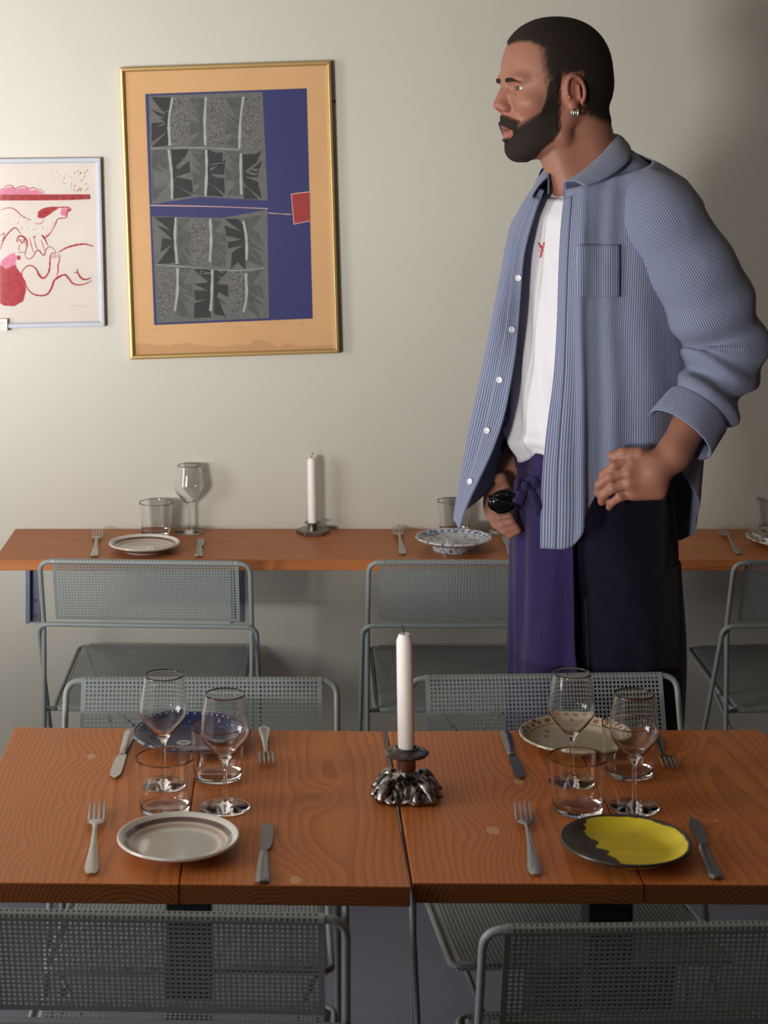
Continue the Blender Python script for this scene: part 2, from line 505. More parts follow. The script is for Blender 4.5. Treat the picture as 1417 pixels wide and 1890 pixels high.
spots = [
 (-.316, 3.85, -3, 'grey perforated metal chair at the left end of the wall counter'),
 (.401, 3.85, 0, 'grey perforated metal chair at the wall counter, partly behind the purple apron'),
 (1.193, 3.86, 4, 'grey perforated metal chair at the wall counter, cut by the right edge of the photo'),
 (-.150, 3.015, 180, 'grey perforated metal chair behind the left table, its back to the wall side'),
 (.434, 3.035, 182.5, 'grey perforated metal chair behind the right table, in front of the apron'),
 (-.163, 2.105, -2.0, 'grey perforated metal chair in the left foreground, seen from its back'),
 (.456, 2.075, 1.5, 'grey perforated metal chair in the right foreground, seen from its back')]
for i, (x, y, a, lab) in enumerate(spots):
    o = proto if i == 0 else copy_tree(proto)
    o.location = (x, y, 0); o.rotation_euler.z = math.radians(a)
    tag(o, lab, 'chair', G)

# ------------------------------------------------------------------ tableware
def wine_glass(loc, label, group):
    t = empty('wine_glass', loc); tag(t, label, 'glass', group)
    # foot and stem are solid, the bowl is a thin shell
    out = [(0, .0008), (.0345, .0008), (.0352, .0016), (.034, .0026), (.020, .0034), (.010, .0052), (.0050, .0090), (.0033, .018), (.0030, .050), (.0034, .060), (.0060, .0675),
           (.0125, .0750), (.0225, .0860), (.0310, .0975), (.0345, .1060), (.0348, .1120), (.0338, .1220), (.0315, .1380), (.0290, .1540), (.0277, .1625)]
    inn = [(.0271, .1625), (.0284, .1537), (.0309, .1377), (.0332, .1218), (.0342, .1119), (.0338, .1062), (.0302, .0982), (.0215, .0874), (.0120, .0778), (.0050, .0740), (0, .0732)]
    o = [(r, z) for r, z in catmull(out[:2], 2)]
    prof = [tuple(p) for p in catmull(out[1:], 60)]+[tuple(p) for p in catmull(inn, 30)]
    prof[-1] = (0, prof[-1][1])
    MB().lathe([(0, .0008)]+[(max(0, r), z) for r, z in prof], 56, cap=False).build('glass_body', M['glass'], t)
    return t
def tumbler(loc, label, group, fluted=False, proto=None):
    t = empty('tumbler', loc); tag(t, label, 'glass', group)
    out = [(.001, .0006), (.0315, .0006), (.0345, .003), (.0352, .008), (.0375, .04), (.0405, .0745), (.0401, .0755), (.0396, .0745), (.0366, .04), (.0344, .0125), (.031, .0085), (.001, .0075)]
    prof = [(0, .0006)]+out[1:-1]+[(0, .0075)]
    pr = [prof[0]]+[tuple(p) for p in catmull(prof[1:-1], 44)]+[prof[-1]]
    MB().lathe(pr, 64, cap=False, rmod=(lambda a, r, z: 1+.012*math.cos(16*a)*max(0, 1-abs(z-.02)/.02)) if fluted else None).build('glass_body', M['glass'], t)
    return t
GT = 'wine glasses'; GU = 'water tumblers'
def at(px, py, z=.7352): return P(px, py, z)
wine_glass(at(415, 1491), 'front wine glass of the pair on the left table, right of the white plate', GT)
wine_glass(at(302, 1449), 'rear wine glass of the pair on the left table, before the blue plate', GT)
wine_glass(at(1170, 1491), 'front wine glass of the pair on the right table, above the yellow plate', GT)
wine_glass(at(1055, 1444), 'rear wine glass of the pair on the right table, before the cream floral plate', GT)
wine_glass(at(349, 983, .7352), 'wine glass alone on the wall counter, right of a tumbler', GT)
wine_glass(at(912, 983, .7352), 'wine glass on the wall counter, mostly behind the striped shirt', GT)
tumbler(at(304, 1498), 'clear tumbler on the left table, just behind the white brown-rimmed plate', GU)
tumbler(at(402, 1436), 'clear tumbler on the left table, overlapping the right side of the blue plate', GU)
tumbler(at(1066, 1497), 'clear tumbler on the right table, left of the front wine glass', GU, True)
tumbler(at(1161, 1430), 'clear tumbler on the right table, right of the cream floral plate', GU, True)
tumbler(at(288, 986), 'clear tumbler on the wall counter, behind the white plate at its left end', GU)
tumbler(at(838, 983), 'clear tumbler on the wall counter, behind the blue and white floral plate', GU)
tumbler(at(1428, 980), 'clear tumbler on the wall counter at the right edge of the photo', GU, True)

def radial(t):
    x, y, z = t.sep(t.coord('Object'))[0:3]
    r = t.math('SQRT', t.math('ADD', t.math('MULTIPLY', x, x), t.math('MULTIPLY', y, y)))
    a = t.math('ARCTAN2', y, x)
    return x, y, r, a
def band(t, r, lo, hi, soft=.0006):
    a = t.n('MapRange'); t.val(r, a.inputs[0]); a.inputs[1].default_value = lo-soft; a.inputs[2].default_value = lo+soft
    b = t.n('MapRange'); t.val(r, b.inputs[0]); b.inputs[1].default_value = hi+soft; b.inputs[2].default_value = hi-soft
    return t.math('MULTIPLY', a.outputs[0], b.outputs[0])
def ringplate():
    t = NT('stoneware_glaze'); x, y, r, a = radial(t)
    n = t.noise(t.coord(), 60, 4)
    c = t.mix(n, (.64, .59, .53, 1), (.72, .67, .60, 1))
    c = t.mix(band(t, r, .0665, .0725), c, (.12, .07, .065, 1))
    c = t.mix(t.math('MULTIPLY', band(t, r, .058, .064, .003), .75), c, (.34, .17, .085, 1))
    c = t.mix(band(t, r, .0655, .0663), c, (.40, .26, .14, 1))
    t.set(color=c, rough=.18, coat=.5, coatr=.08); return t.m
def yellowplate():
    t = NT('yellow_black_glaze'); x, y, r, a = radial(t)
    n = t.noise(t.mapping(t.coord(), (1, 2.2, 1)), 26, 4, .6); n2 = t.noise(t.mapping(t.coord(), (1, 3, 1), rot=(0, 0, .4)), 14, 3)
    e = t.math('ADD', x, t.math('MULTIPLY', t.math('SUBTRACT', n, .5), .050))
    e = t.math('ADD', e, t.math('MULTIPLY', y, .22))
    k = t.math('GREATER_THAN', e, -.030)
    inner = t.math('LESS_THAN', t.math('ADD', r, t.math('MULTIPLY', n, .009)), .0855)
    k = t.math('MULTIPLY', k, inner)
    yel = t.mix(n2, (.50, .38, .008, 1), (.95, .74, .03, 1))
    t.set(color=t.mix(k, (.035, .026, .020, 1), yel), rough=.35, coat=.25, coatr=.2); return t.m
def blueplate():
    t = NT('blue_landscape_glaze'); x, y, r, a = radial(t)
    n = t.noise(t.mapping(t.coord(), (1, 3, 1)), 40, 5, .6)
    wav = t.math('ADD', y, t.math('MULTIPLY', n, .03))
    land = t.math('MULTIPLY', t.math('LESS_THAN', wav, -.012), t.math('GREATER_THAN', wav, -.07))
    c = t.mix(n, (.006, .011, .045, 1), (.014, .028, .11, 1))
    c = t.mix(t.math('MULTIPLY', land, t.math('GREATER_THAN', t.noise(t.mapping(t.coord(), (1, 4, 1)), 30, 4), .48)), c, (.24, .25, .27, 1))
    # pale medallion
    qx = t.math('SUBTRACT', x, -.012); qy = t.math('SUBTRACT', y, -.012)
    q = t.math('SQRT', t.math('ADD', t.math('MULTIPLY', qx, qx), t.math('MULTIPLY', qy, qy)))
    c = t.mix(t.math('LESS_THAN', q, .0115), c, (.42, .42, .40, 1))
    c = t.mix(t.math('LESS_THAN', q, .006), c, (.20, .22, .27, 1))
    # white dots round the rim
    f = t.math('SUBTRACT', t.math('FRACT', t.math('MULTIPLY', a, 46/6.2832)), .5)
    ft = t.math('MULTIPLY', f, .0119); fr = t.math('SUBTRACT', r, .087)
    dd = t.math('ADD', t.math('MULTIPLY', ft, ft), t.math('MULTIPLY', fr, fr))
    c = t.mix(t.math('LESS_THAN', dd, .0013**2), c, (.75, .76, .8, 1))
    sp = t.n('TexVoronoi'); sp.inputs['Scale'].default_value = 85; t.l(t.coord(), sp.inputs['Vector'])
    st = t.math('MULTIPLY', t.math('LESS_THAN', sp.outputs['Distance'], .12), t.math('GREATER_THAN', r, .066))
    c = t.mix(st, c, (.6, .62, .68, 1))
    t.set(color=c, rough=.32, spec=.3, coat=.15, coatr=.1); return t.m
def florals(name, base, spots, R, rimcol, sc=55, thr=.36, vine=True):
    t = NT(name); x, y, r, a = radial(t); c0 = t.coord()
    n = t.noise(c0, 30, 3); c = t.mix(n, base, tuple(b*.9 for b in base[:3])+(1,))
    v = t.n('TexVoronoi'); v.inputs['Scale'].default_value = sc; t.l(c0, v.inputs['Vector'])
    reg = t.math('GREATER_THAN', r, R*.52)
    pick = t.sep(v.outputs['Color'])
    k = t.math('MULTIPLY', t.math('LESS_THAN', t.math('ADD', v.outputs['Distance'], t.math('MULTIPLY', n, .12)), thr), t.math('GREATER_THAN', pick[1], .45))
    c = t.mix(t.math('MULTIPLY', k, reg), c, t.ramp(pick[0], spots, 'CONSTANT'))
    if vine:
        w = t.noise(t.mapping(c0, (1, 1, 1)), 24, 2, .5)
        ln = t.math('LESS_THAN', t.math('ABSOLUTE', t.math('SUBTRACT', w, .5)), .016)
        c = t.mix(t.math('MULTIPLY', ln, .8), c, spots[0][1])
    f = t.math('GREATER_THAN', t.math('FRACT', t.math('MULTIPLY', a, 30/6.2832)), .45)
    c = t.mix(t.math('MULTIPLY', band(t, r, R*.86, R*.93), f), c, rimcol)
    c = t.mix(band(t, r, R*.815, R*.835), c, rimcol)
    t.set(color=c, rough=.2, coat=.5, coatr=.08); return t.m
def plate(loc, R, mat, label, foot=.0, rim=.0175, scal=None, rz=0):
    k = rim/.0175
    prof = [(0, .002), (.48*R, .002), (.51*R, .0), (.56*R, .0), (.575*R, .003+foot), (.8*R, foot+.008*k), (.985*R, foot+.0165*k), (R, foot+.0185*k), (.985*R, foot+.0205*k),
            (.93*R, foot+.0185*k), (.83*R, foot+.0125*k), (.74*R, foot+.0085*k), (.64*R, foot+.0062*k), (.4*R, foot+.0055), (0, foot+.0055)]
    pr = [prof[0]]+prof[1:5]+[tuple(p) for p in catmull(prof[5:-1], 36)]+[prof[-1]]
    o = MB().lathe(pr, 96, cap=False, rmod=scal).build('plate', mat, sm=True, auto=50)
    o.location = loc; o.rotation_euler.z = rz
    tag(o, label, 'plate', 'side plates'); return o
rp = ringplate()
plate(at(329, 1568), .0815, rp, 'white plate with a dark brown ring, front of the left table')
plate(at(266.5, 1016), .0815, rp, 'white plate with a brown ring on the wall counter')
plate(at(1155, 1576), .0865, yellowplate(), 'black plate splashed with bright yellow glaze')
plate(at(354, 1372), .0925, blueplate(), 'dark blue plate with white dots and a pale landscape')
cream = florals('cream_floral_glaze', (.56, .49, .33, 1), [(0, (.10, .10, .05, 1)), (.25, (.35, .06, .03, 1)), (.45, (.03, .05, .14, 1)), (.6, (.30, .22, .05, 1)), (.8, (.08, .12, .04, 1))], .087, (.30, .13, .05, 1), 62, .33, False)
plate(at(1062, 1376), .0875, cream, 'cream plate with small flowers and a beaded gold-brown rim', scal=lambda a, r, z: 1+(.008*math.cos(60*a) if r > .078 else 0))
blue = florals('blue_floral_glaze', (.60, .60, .60, 1), [(0, (.10, .12, .26, 1)), (.5, (.07, .09, .24, 1))], .087, (.13, .15, .28, 1), 70, .38, True)
plate(at(837, 1014), .0875, blue, 'white plate with blue flowers and a scalloped rim, on a raised foot', foot=.010, scal=lambda a, r, z: 1+(.018*abs(math.cos(9*a)) if r > .07 else 0)-.009)
pink = florals('brown_transfer_glaze', (.55, .46, .36, 1), [(0, (.16, .10, .08, 1)), (.5, (.20, .13, .08, 1))], .09, (.25, .15, .09, 1), 70, .4, True)
plate(at(1468, 1006), .112, pink, 'cream plate with brown pattern at the right edge of the photo', scal=lambda a, r, z: 1+(.014*abs(math.cos(9*a)) if r > .09 else 0)-.007)

# --- cutlery: laid along local +Y (tip) from -Y (handle end), origin in the middle
def sheet(sections, th):
    """sections: (y, half width, z); a bar with a lens section"""
    m = MB(); n = len(sections); vs = []
    for (y, w, z) in sections:
        vs += [(-w, y, z+th*.35), (-w*.5, y, z+th), (w*.5, y, z+th), (w, y, z+th*.35), (w*.5, y, z), (-w*.5, y, z)]
    fs = []
    for i in range(n-1):
        for k in range(6): fs.append((i*6+k, i*6+(k+1) % 6, (i+1)*6+(k+1) % 6, (i+1)*6+k))
    fs.append(tuple(range(6))[::-1]); fs.append(tuple((n-1)*6+k for k in range(6)))
    return m.add(vs, fs)
def fork_z(u, flip):     # u 0 handle end .. 1 tip
    z = np.interp(u, [0, .3, .6, .72, .85, 1], [.002, .005, .012, .006, .003, .010])
    return (.0135-z if flip else z)+.0003
def fork(a, b, label, flip=False, mat='steel'):
    """a handle end, b tine tips (world)"""
    L = (b-a).length; c = (a+b)/2; rz = math.atan2(-(b-a).x, (b-a).y)
    t = empty('fork', (c.x, c.y, a.z), rz); tag(t, label, 'fork', 'steel forks')
    sec = []
    for u, w in ((0, .004), (.02, .0075), (.08, .0092), (.2, .0072), (.38, .0042), (.55, .0030), (.62, .0034), (.67, .0080), (.70, .0115), (.74, .0122), (.76, .0122)):
        sec.append(((u-.5)*L, w, fork_z(u, flip)))
    m = sheet(sec, .002); m.build('handle', M[mat], t, auto=40)
    for k in range(4):
        x = -.0102+k*.0068; s = []
        for u, w in ((.745, .0022), (.8, .0021), (.9, .0019), (.97, .0016), (1., .0007)):
            s.append(((u-.5)*L, w, fork_z(u, flip)))
        q = sheet(s, .0018); q.v = [(v[0]+x, v[1], v[2]) for v in q.v]
        q.build('tine', M[mat], t, auto=40)
    return t
def knife(a, b, label, mat='steel', side=1):
    L = (b-a).length; c = (a+b)/2; rz = math.atan2(-(b-a).x, (b-a).y)
    t = empty('table_knife', (c.x, c.y, a.z), rz); tag(t, label, 'knife', 'steel table knives')
    h = sheet([((u-.5)*L, w, .0006) for u, w in ((0, .004), (.02, .0085), (.06, .0098), (.25, .0082), (.42, .0068), (.5, .0062), (.53, .0055))], .0048)
    h.build('handle', M[mat], t, auto=40)
    vs = []; 
    cut = [(.53, .0052, .0052), (.57, .0062, .0085), (.66, .0064, .0105), (.8, .0066, .0112), (.9, .0062, .0108), (.96, .0035, .0085), (1., -.001, .0015)]
    fs = []; n = len(cut)
    for u, w0, w1 in cut:
        y = (u-.5)*L; z = .0030
        vs += [(-w0*side, y, z-.0010), (-w0*side, y, z+.0010), (w1*side, y, z+.0002), (w1*side, y, z-.0002)]
    for i in range(n-1):
        for k in range(4): fs.append((i*4+k, i*4+(k+1) % 4, (i+1)*4+(k+1) % 4, (i+1)*4+k))
    fs.append((0, 1, 2, 3)); fs.append(tuple((n-1)*4+k for k in range(4)))
    MB().add(vs, fs).build('blade', M[mat], t, sm=False)
    return t
fork(at(168, 1617), at(180, 1494), 'steel fork left of the white brown-rimmed plate')
knife(at(483, 1633), at(491, 1522), 'steel knife right of the white brown-rimmed plate', 'dsteel')
knife(at(241, 1350), at(213, 1440), 'steel knife left of the blue plate, pointing at the viewer', 'steel')
fork(at(487, 1355), at(492, 1417), 'steel fork right of the blue plate, tines towards the viewer', True)
fork(at(988, 1619), at(963, 1494), 'steel fork left of the yellow and black plate')
knife(at(1322, 1625), at(1275, 1513), 'dark steel knife right of the yellow and black plate', 'dsteel')
knife(at(931, 1353), at(958, 1440), 'dark knife left of the cream floral plate', 'dsteel', -1)
fork(at(1207, 1362), at(1238, 1423), 'dark fork right of the cream floral plate, tines down', True, 'dsteel')
fork(at(174, 1029), at(181, 986), 'steel fork at the left end of the wall counter')
knife(at(366, 1029), at(369, 996), 'steel knife on the wall counter right of the ringed plate', 'steel')
fork(at(743, 1025), at(733, 979), 'steel fork on the wall counter left of the blue-flowered plate')
knife(at(945, 1026), at(928, 992), 'steel knife on the wall counter, half behind the apron', 'steel')
fork(at(1364, 1025), at(1330, 981), 'steel fork on the wall counter right of the apron')

# --- candles
def candle(loc, z0, h, r, lean, wick, label):
    t = empty('candle', (loc.x, loc.y, z0)); tag(t, label, 'candle', 'white taper candles')
    t.rotation_euler = (0, lean, 0)
    pr = [(0, 0), (r*.96, 0), (r, .003), (r*1.02, h*.5), (r*1.0, h-.012), (r*.97, h-.009), (r*.78, h-.003), (r*.62, h), (r*.3, h-.0012), (0, h-.001)]
    MB().lathe(pr, 32, cap=False).build('wax_body', M['wax'], t, auto=45)
    MB().tube([(0, 0, h-.002), (wick*.1, 0, h+.004), (wick*.45, 0, h+.008), (wick, 0, h+.013)], .0007, 6).build('wick', M['wick'], t)
b = at(750, 1468)
zc = .735+.068
candle(Vector((b.x-.0005, b.y, 0)), zc, .166, .0118, math.radians(-.9), -.003, 'white candle on the ornate silver holder between the tables')
ch = empty('candle_holder', (b.x, b.y, .7353), math.radians(-4)); ch.scale = (1.14, 1.14, 1); tag(ch, 'ornate tarnished silver candle holder standing across the table gap', 'candle holder')
random.seed(4)
def lobes(a, r, z):
    q = 1+.20*abs(math.sin(2*a))**1.5 if z < .03 else 1
    return q*(1+(.035*math.sin(9*a+z*300)+.02*math.sin(17*a-z*500) if z < .034 else 0))
pr = [(0, .004), (.020, .003), (.033, .001), (.0355, 0), (.038, .003), (.037, .007), (.031, .013), (.027, .018), (.022, .024), (.015, .030), (.0115, .034), (.0112, .037)]
MB().lathe([(0, .004)]+[tuple(p) for p in catmull(pr[1:], 46)]+[(0, .037)], 120, cap=False, rmod=lobes).build('base', M['silver'], ch)
m = MB()
for k in range(4):                      # scrolled feet and shell leaves on the corners
    a = math.pi/4+k*math.pi/2
    d = Vector((math.cos(a), math.sin(a), 0)); n = Vector((-d.y, d.x, 0))
    m2 = MB(); m2.tube([d*.022+Vector((0, 0, .026)), d*.033+Vector((0, 0, .023)), d*.042+Vector((0, 0, .014)), d*.046+Vector((0, 0, .006)), d*.050+Vector((0, 0, .0035))], [.006, .0075, .007, .006, .0035], 10)
    for s in (-1, 1):
        m2.tube([d*.030+n*s*.006+Vector((0, 0, .020)), d*.034+n*s*.016+Vector((0, 0, .015)), d*.036+n*s*.020+Vector((0, 0, .008)), d*.042+n*s*.019+Vector((0, 0, .005))], [.004, .0048, .0042, .003], 8)
        m2.tube([d*.016+n*s*.010+Vector((0, 0, .028)), d*.020+n*s*.020+Vector((0, 0, .020)), d*.024+n*s*.026+Vector((0, 0, .010))], [.003, .0036, .003], 8)
    m2.build('scroll_foot', M['silver'], ch)
M['copper'] = plain('worn_copper_neck', (.20, .085, .055, 1), .35, .7, .2, 60)
MB().lathe([(0, .036), (.0108, .036), (.0122, .042), (.0115, .050), (.0128, .060), (.0145, .063), (0, .063)], 32, cap=False).build('neck', M['copper'], ch)
pr = [(0, .0625), (.014, .0622), (.022, .0610), (.0272, .0600), (.0283, .0618), (.0272, .0636), (.022, .0655), (.0165, .0662), (.0140, .0700), (.0128, .0700), (.0126, .064), (0, .064)]
M['pan'] = plain('dark_drip_pan', (.13, .11, .105, 1), .3, 1., .3, 50)
MB().lathe(pr, 48, cap=False, rmod=lambda a, r, z: 1+(.02*math.cos(10*a) if r > .02 else 0)).build('drip_pan', M['pan'], ch, auto=50)

b = at(577, 984)
candle(Vector((b.x, b.y, 0)), .7353+.016, .165, .0108, math.radians(-1.0), .005, 'white candle on the flat holder on the wall counter')
ch = empty('candle_holder', (b.x, b.y, .7353)); tag(ch, 'low hexagonal pewter candle holder on the wall counter', 'candle holder')
MB().lathe([(0, 0), (.0405, 0), (.0405, .009), (.036, .0115), (0, .0115)], 6, cap=False).build('base', M['pewter'], ch, sm=False, bevel=.001)
MB().lathe([(0, .011), (.012, .011), (.0115, .02), (.0125, .023), (.0195, .0245), (.0202, .026), (.0195, .027), (.0125, .0262), (.0118, .016), (0, .016)], 32, cap=False).build('cup', M['pewter'], ch, auto=40)
# ------------------------------------------------------------------ framed pictures
def quad_inset(q, d):
    """inset a 4-corner pixel polygon by d pixels"""
    c = [np.array(p, float) for p in q]; out = []
    for i in range(4):
        p, a, b = c[i], c[i-1], c[(i+1) % 4]
        u = (a-p)/np.linalg.norm(a-p); v = (b-p)/np.linalg.norm(b-p)
        out.append(tuple(p+(u+v)*d))
    return out
class Art:
    def __init__(s, root, loc): s.root = root; s.loc = Vector(loc)
    def w(s, p, D): return Q(p[0], p[1], D)-s.loc
    def polys(s, name, polys, mat, D, th=.0002):
        m = MB()
        for q in polys: m.poly([s.w(p, D) for p in q], th, (0, -1, 0))
        return m.build(name, mat, s.root, sm=False, fix=False)
    def frame(s, q, wpx, D0, D1, mat, bev=.003):
        """frame rails between the outline q and its inset, front at D0, back at D1"""
        i = quad_inset(q, wpx)
        for k in range(4):
            a, b, c, d = q[k], q[(k+1) % 4], i[(k+1) % 4], i[k]
            mm = [((x[0]*.45+y[0]*.55), (x[1]*.45+y[1]*.55)) for x, y in ((a, d), (b, c))]
            pts = [s.w(a, D1), s.w(b, D1), s.w(b, D0+.002), s.w(a, D0+.002), s.w(mm[0], D0), s.w(mm[1], D0), s.w(c, D0+.005), s.w(d, D0+.005), s.w(d, D1), s.w(c, D1)]
            MB().add(pts, [(0, 1, 2, 3), (3, 2, 5, 4), (4, 5, 6, 7), (7, 6, 9, 8), (8, 9, 1, 0), (0, 3, 4, 7, 8), (1, 9, 6, 5, 2)]).build('frame_rail', mat, s.root, sm=False, bevel=.0012)
    def stroke(s, m, pts, w, D, n=None, taper=True):
        n = n or max(6, len(pts)*5); c = catmull(pts, n); vs = []; fs = []
        for k, p in enumerate(c):
            t = c[min(k+1, n-1)]-c[max(k-1, 0)]; t /= np.linalg.norm(t)+1e-9
            ww = w*(.35+.65*math.sin(math.pi*(k+.5)/n)) if taper else w
            ww *= 1+.22*math.sin(k*1.7+p[0])
            nn = np.array([-t[1], t[0]])*ww/2
            vs += [s.w(p+nn, D), s.w(p-nn, D)]
        for k in range(n-1): fs.append((2*k, 2*k+1, 2*k+3, 2*k+2))
        m.add(vs, fs)

# --- large print in a brass-coloured frame
M['brass'] = plain('gold_frame_metal', (.60, .40, .16, 1), .35, .6, .06, 90)
def matboard():
    t = NT('aged_mat_board'); c = t.coord()
    n = t.noise(c, 3.2, 4); n2 = t.noise(c, 60, 3); x, y, z = t.sep(c)[0:3]
    col = t.mix(n, (.52, .285, .125, 1), (.66, .42, .205, 1))
    st = t.math('LESS_THAN', t.math('ADD', z, t.math('MULTIPLY', t.noise(t.mapping(c, (1, 1, 2)), 26, 4), .05)), -.298)
    col = t.mix(t.math('MULTIPLY', st, .35), col, (.34, .16, .06, 1))
    t.set(color=t.mix(t.math('MULTIPLY', n2, .1), col, (.3, .18, .09, 1)), rough=.8); return t.m
M['mat'] = matboard()
M['pblue'] = plain('print_blue', (.012, .015, .115, 1), .6, 0, .1, 8)
M['pgrey'] = plain('print_grey', (.130, .130, .120, 1), .7, 0, .2, 60)
M['pgrey2'] = plain('print_mid_grey', (.088, .090, .086, 1), .7, 0, .3, 90)
M['pdark'] = plain('print_dark', (.026, .025, .024, 1), .7, 0, .2, 40)
M['ppale'] = plain('print_pale', (.36, .36, .34, 1), .7, 0, .1, 40)
M['pred'] = plain('print_red', (.30, .018, .016, 1), .6, 0, .06, 20)
M['ppink'] = plain('print_line', (.62, .36, .28, 1), .7)
M['pencil'] = plain('pencil_grey', (.34, .24, .15, 1), .8)
def scribble():
    t = NT('print_scribble'); v = t.n('TexVoronoi', feature='DISTANCE_TO_EDGE'); v.inputs['Scale'].default_value = 190
    c = t.coord(); nn = t.noise(c, 60, 3, color=True)
    mx = t.n('Mix', data_type='VECTOR'); mx.inputs[0].default_value = .03
    t.l(c, mx.inputs[4]); t.l(nn, mx.inputs[5]); t.l(mx.outputs[1], v.inputs['Vector'])
    k = t.math('LESS_THAN', v.outputs['Distance'], .09)
    t.set(color=t.mix(k, (.17, .165, .155, 1), (.045, .043, .04, 1)), rough=.7); return t.m
M['pscr'] = scribble()
L = Q(423, 388, DW-.001)
fr = empty('framed_picture', L); tag(fr, 'large framed print of black leaf shapes and blue, with a red patch', 'picture', 'pictures on the wall')
A = Art(fr, L); q = [(220, 125), (610, 112), (626, 652), (240, 664)]
A.frame(q, 8.5, DW-.028, DW-.001, M['brass'])
qi = quad_inset(q, 7)
D1 = DW-.016
A.polys('mat_board', [qi], M['mat'], D1, .003)
A.polys('blue_print', [[(268, 173.5), (566, 163), (577, 588), (284.5, 600)]], M['pblue'], D1-.0003)
def ca(*p): return [(260+x/4.1676, 150+y/4.1676) for x, y in p]      # traced in two enlargements of the print
def cb(*p): return [(260+x/4.1676, 370+y/4.1676) for x, y in p]
A.polys('grey_sheet', [ca((60,112),(935,82),(975,918),(455,890),(85,945)), cb((84,122),(620,136),(972,70),(985,905),(125,942))], M['pgrey'], D1-.0006)
A.polys('dark_leaf', [
  ca((78,122),(232,122),(215,300),(222,492),(80,508),(205,385),(80,470),(84,320),(185,318),(80,215),(190,262)),
  ca((235,520),(372,520),(330,600),(268,655),(285,680),(372,610),(380,700),(262,735),(390,760),(402,870),(265,800),(395,880),(248,905)),
  ca((512,520),(575,550),(630,545),(625,640),(530,670),(540,690),(650,600),(640,720),(536,712),(580,740),(640,745),(645,870),(540,790),(640,888),(510,880)),
  ca((780,562),(880,560),(930,530),(890,625),(805,690),(815,705),(930,610),(895,740),(800,735),(900,775),(930,905),(800,800),(905,908),(792,905)),
  cb((100,130),(262,128),(258,300),(262,485),(125,488),(238,340),(150,400),(165,290),(240,300),(120,190),(232,232)),
  cb((640,140),(745,140),(792,190),(800,400),(805,535),(745,475),(690,530),(700,400),(785,345),(670,370),(668,320),(775,300),(655,270),(640,190),(770,240)),
  cb((402,528),(545,520),(548,700),(530,830),(540,900),(408,905),(410,790),(505,760),(420,770),(408,690),(515,695),(405,640),(520,630)),
  cb((562,535),(672,535),(585,640),(670,650),(672,745),(595,705),(585,745),(665,800),(600,770),(655,905),(560,870)),
  ], M['pdark'], D1-.0009)
A.polys('grey_leaf', [
  ca((375,130),(488,125),(485,500),(365,500),(462,385),(370,420),(375,300),(455,310),(380,225),(450,270),(385,180)),
  ca((648,125),(780,122),(760,300),(752,512),(645,495),(720,390),(650,410),(655,280),(735,330),(650,240),(735,290)),
  ca((84,530),(205,528),(205,690),(95,620),(185,710),(90,670),(100,830),(205,795),(110,920),(88,900)),
  ca((375,530),(492,530),(490,885),(400,870),(460,790),(400,800),(395,700),(465,715),(380,610),(470,670)),
  ca((648,540),(765,540),(770,880),(655,880),(735,770),(650,760),(652,660),(730,720),(650,590),(740,660)),
  cb((280,140),(380,140),(310,230),(385,240),(378,340),(305,310),(375,350),(385,440),(310,370),(395,500),(285,495)),
  cb((540,148),(625,150),(570,240),(640,250),(660,320),(575,320),(660,350),(655,430),(570,370),(660,450),(650,515),(545,500)),
  cb((800,130),(940,110),(850,225),(900,240),(945,345),(850,310),(955,400),(850,360),(920,420),(945,510),(815,470)),
  cb((285,520),(395,515),(320,640),(395,650),(395,740),(310,705),(395,790),(320,770),(395,910),(275,880)),
  cb((820,560),(940,525),(855,645),(925,650),(950,755),(850,715),(955,810),(850,770),(905,830),(915,910),(820,830)),
  ], M['pgrey2'], D1-.0009)
A.polys('scribbled_leaf', [
  ca((245,125),(365,125),(350,200),(385,190),(345,260),(370,290),(365,490),(232,490)),
  ca((515,125),(640,122),(640,500),(500,500),(510,300)),
  ca((795,122),(918,120),(920,520),(770,520)),
  cb((390,150),(525,140),(530,470),(395,500)),
  cb((130,530),(265,520),(262,840),(150,930),(130,900)),
  cb((680,545),(800,550),(800,760),(770,905),(690,905)),
  ], M['pscr'], D1-.0009)
m = MB()
for pts in (ca((242,125),(215,300),(222,495)), ca((500,122),(490,300),(495,495)), ca((788,120),(765,300),(757,520)),
            ca((212,525),(235,700),(240,905)), ca((502,525),(505,700),(495,885)), ca((768,555),(768,740),(772,870)),
            cb((268,130),(262,300),(278,485)), cb((532,140),(540,300),(530,470)), cb((788,160),(812,300),(812,460)),
            cb((282,520),(280,700),(260,850)), cb((548,525),(545,700),(535,850)), cb((808,560),(812,740),(788,860))):
    A.stroke(m, pts, 4.6, D1-.0013, 10, taper=False)
for pts in (ca((75,516),(480,512),(755,528)), cb((120,494),(400,515),(700,540),(950,520))):
    A.stroke(m, pts, 1.2, D1-.0013, 14, taper=False)
m.build('pale_bar', M['ppale'], fr, sm=False)
random.seed(11)
m = MB()                               # ragged pale and dark marks across the leaves
for k in range(46):
    x0 = random.uniform(90, 900); y0 = random.uniform(140, 880); f = random.choice((ca, cb))
    a = random.uniform(-.6, .9); l = random.uniform(50, 110)
    pts = f(*[(min(925, x0+l*t*math.cos(a)+random.uniform(-9, 9)), y0+l*t*math.sin(a)+random.uniform(-9, 9)) for t in (0, .33, .66, 1)])
    if f is ca and y0 > 800 or f is cb and y0 < 170: continue
    A.stroke(m, pts, random.uniform(1.2, 4.2), D1-.0011, 12)
m.build('ragged_mark', M['pgrey'], fr, sm=False)
A.polys('red_patch', [[(536.5, 357.5), (572.5, 353), (573.5, 408), (541.8, 414.5)]], M['ppink'], D1-.0008)
A.polys('red_patch', [[(538, 359), (571.5, 355), (572.5, 406.8), (543, 412.8)]], M['pred'], D1-.0011)
m = MB()
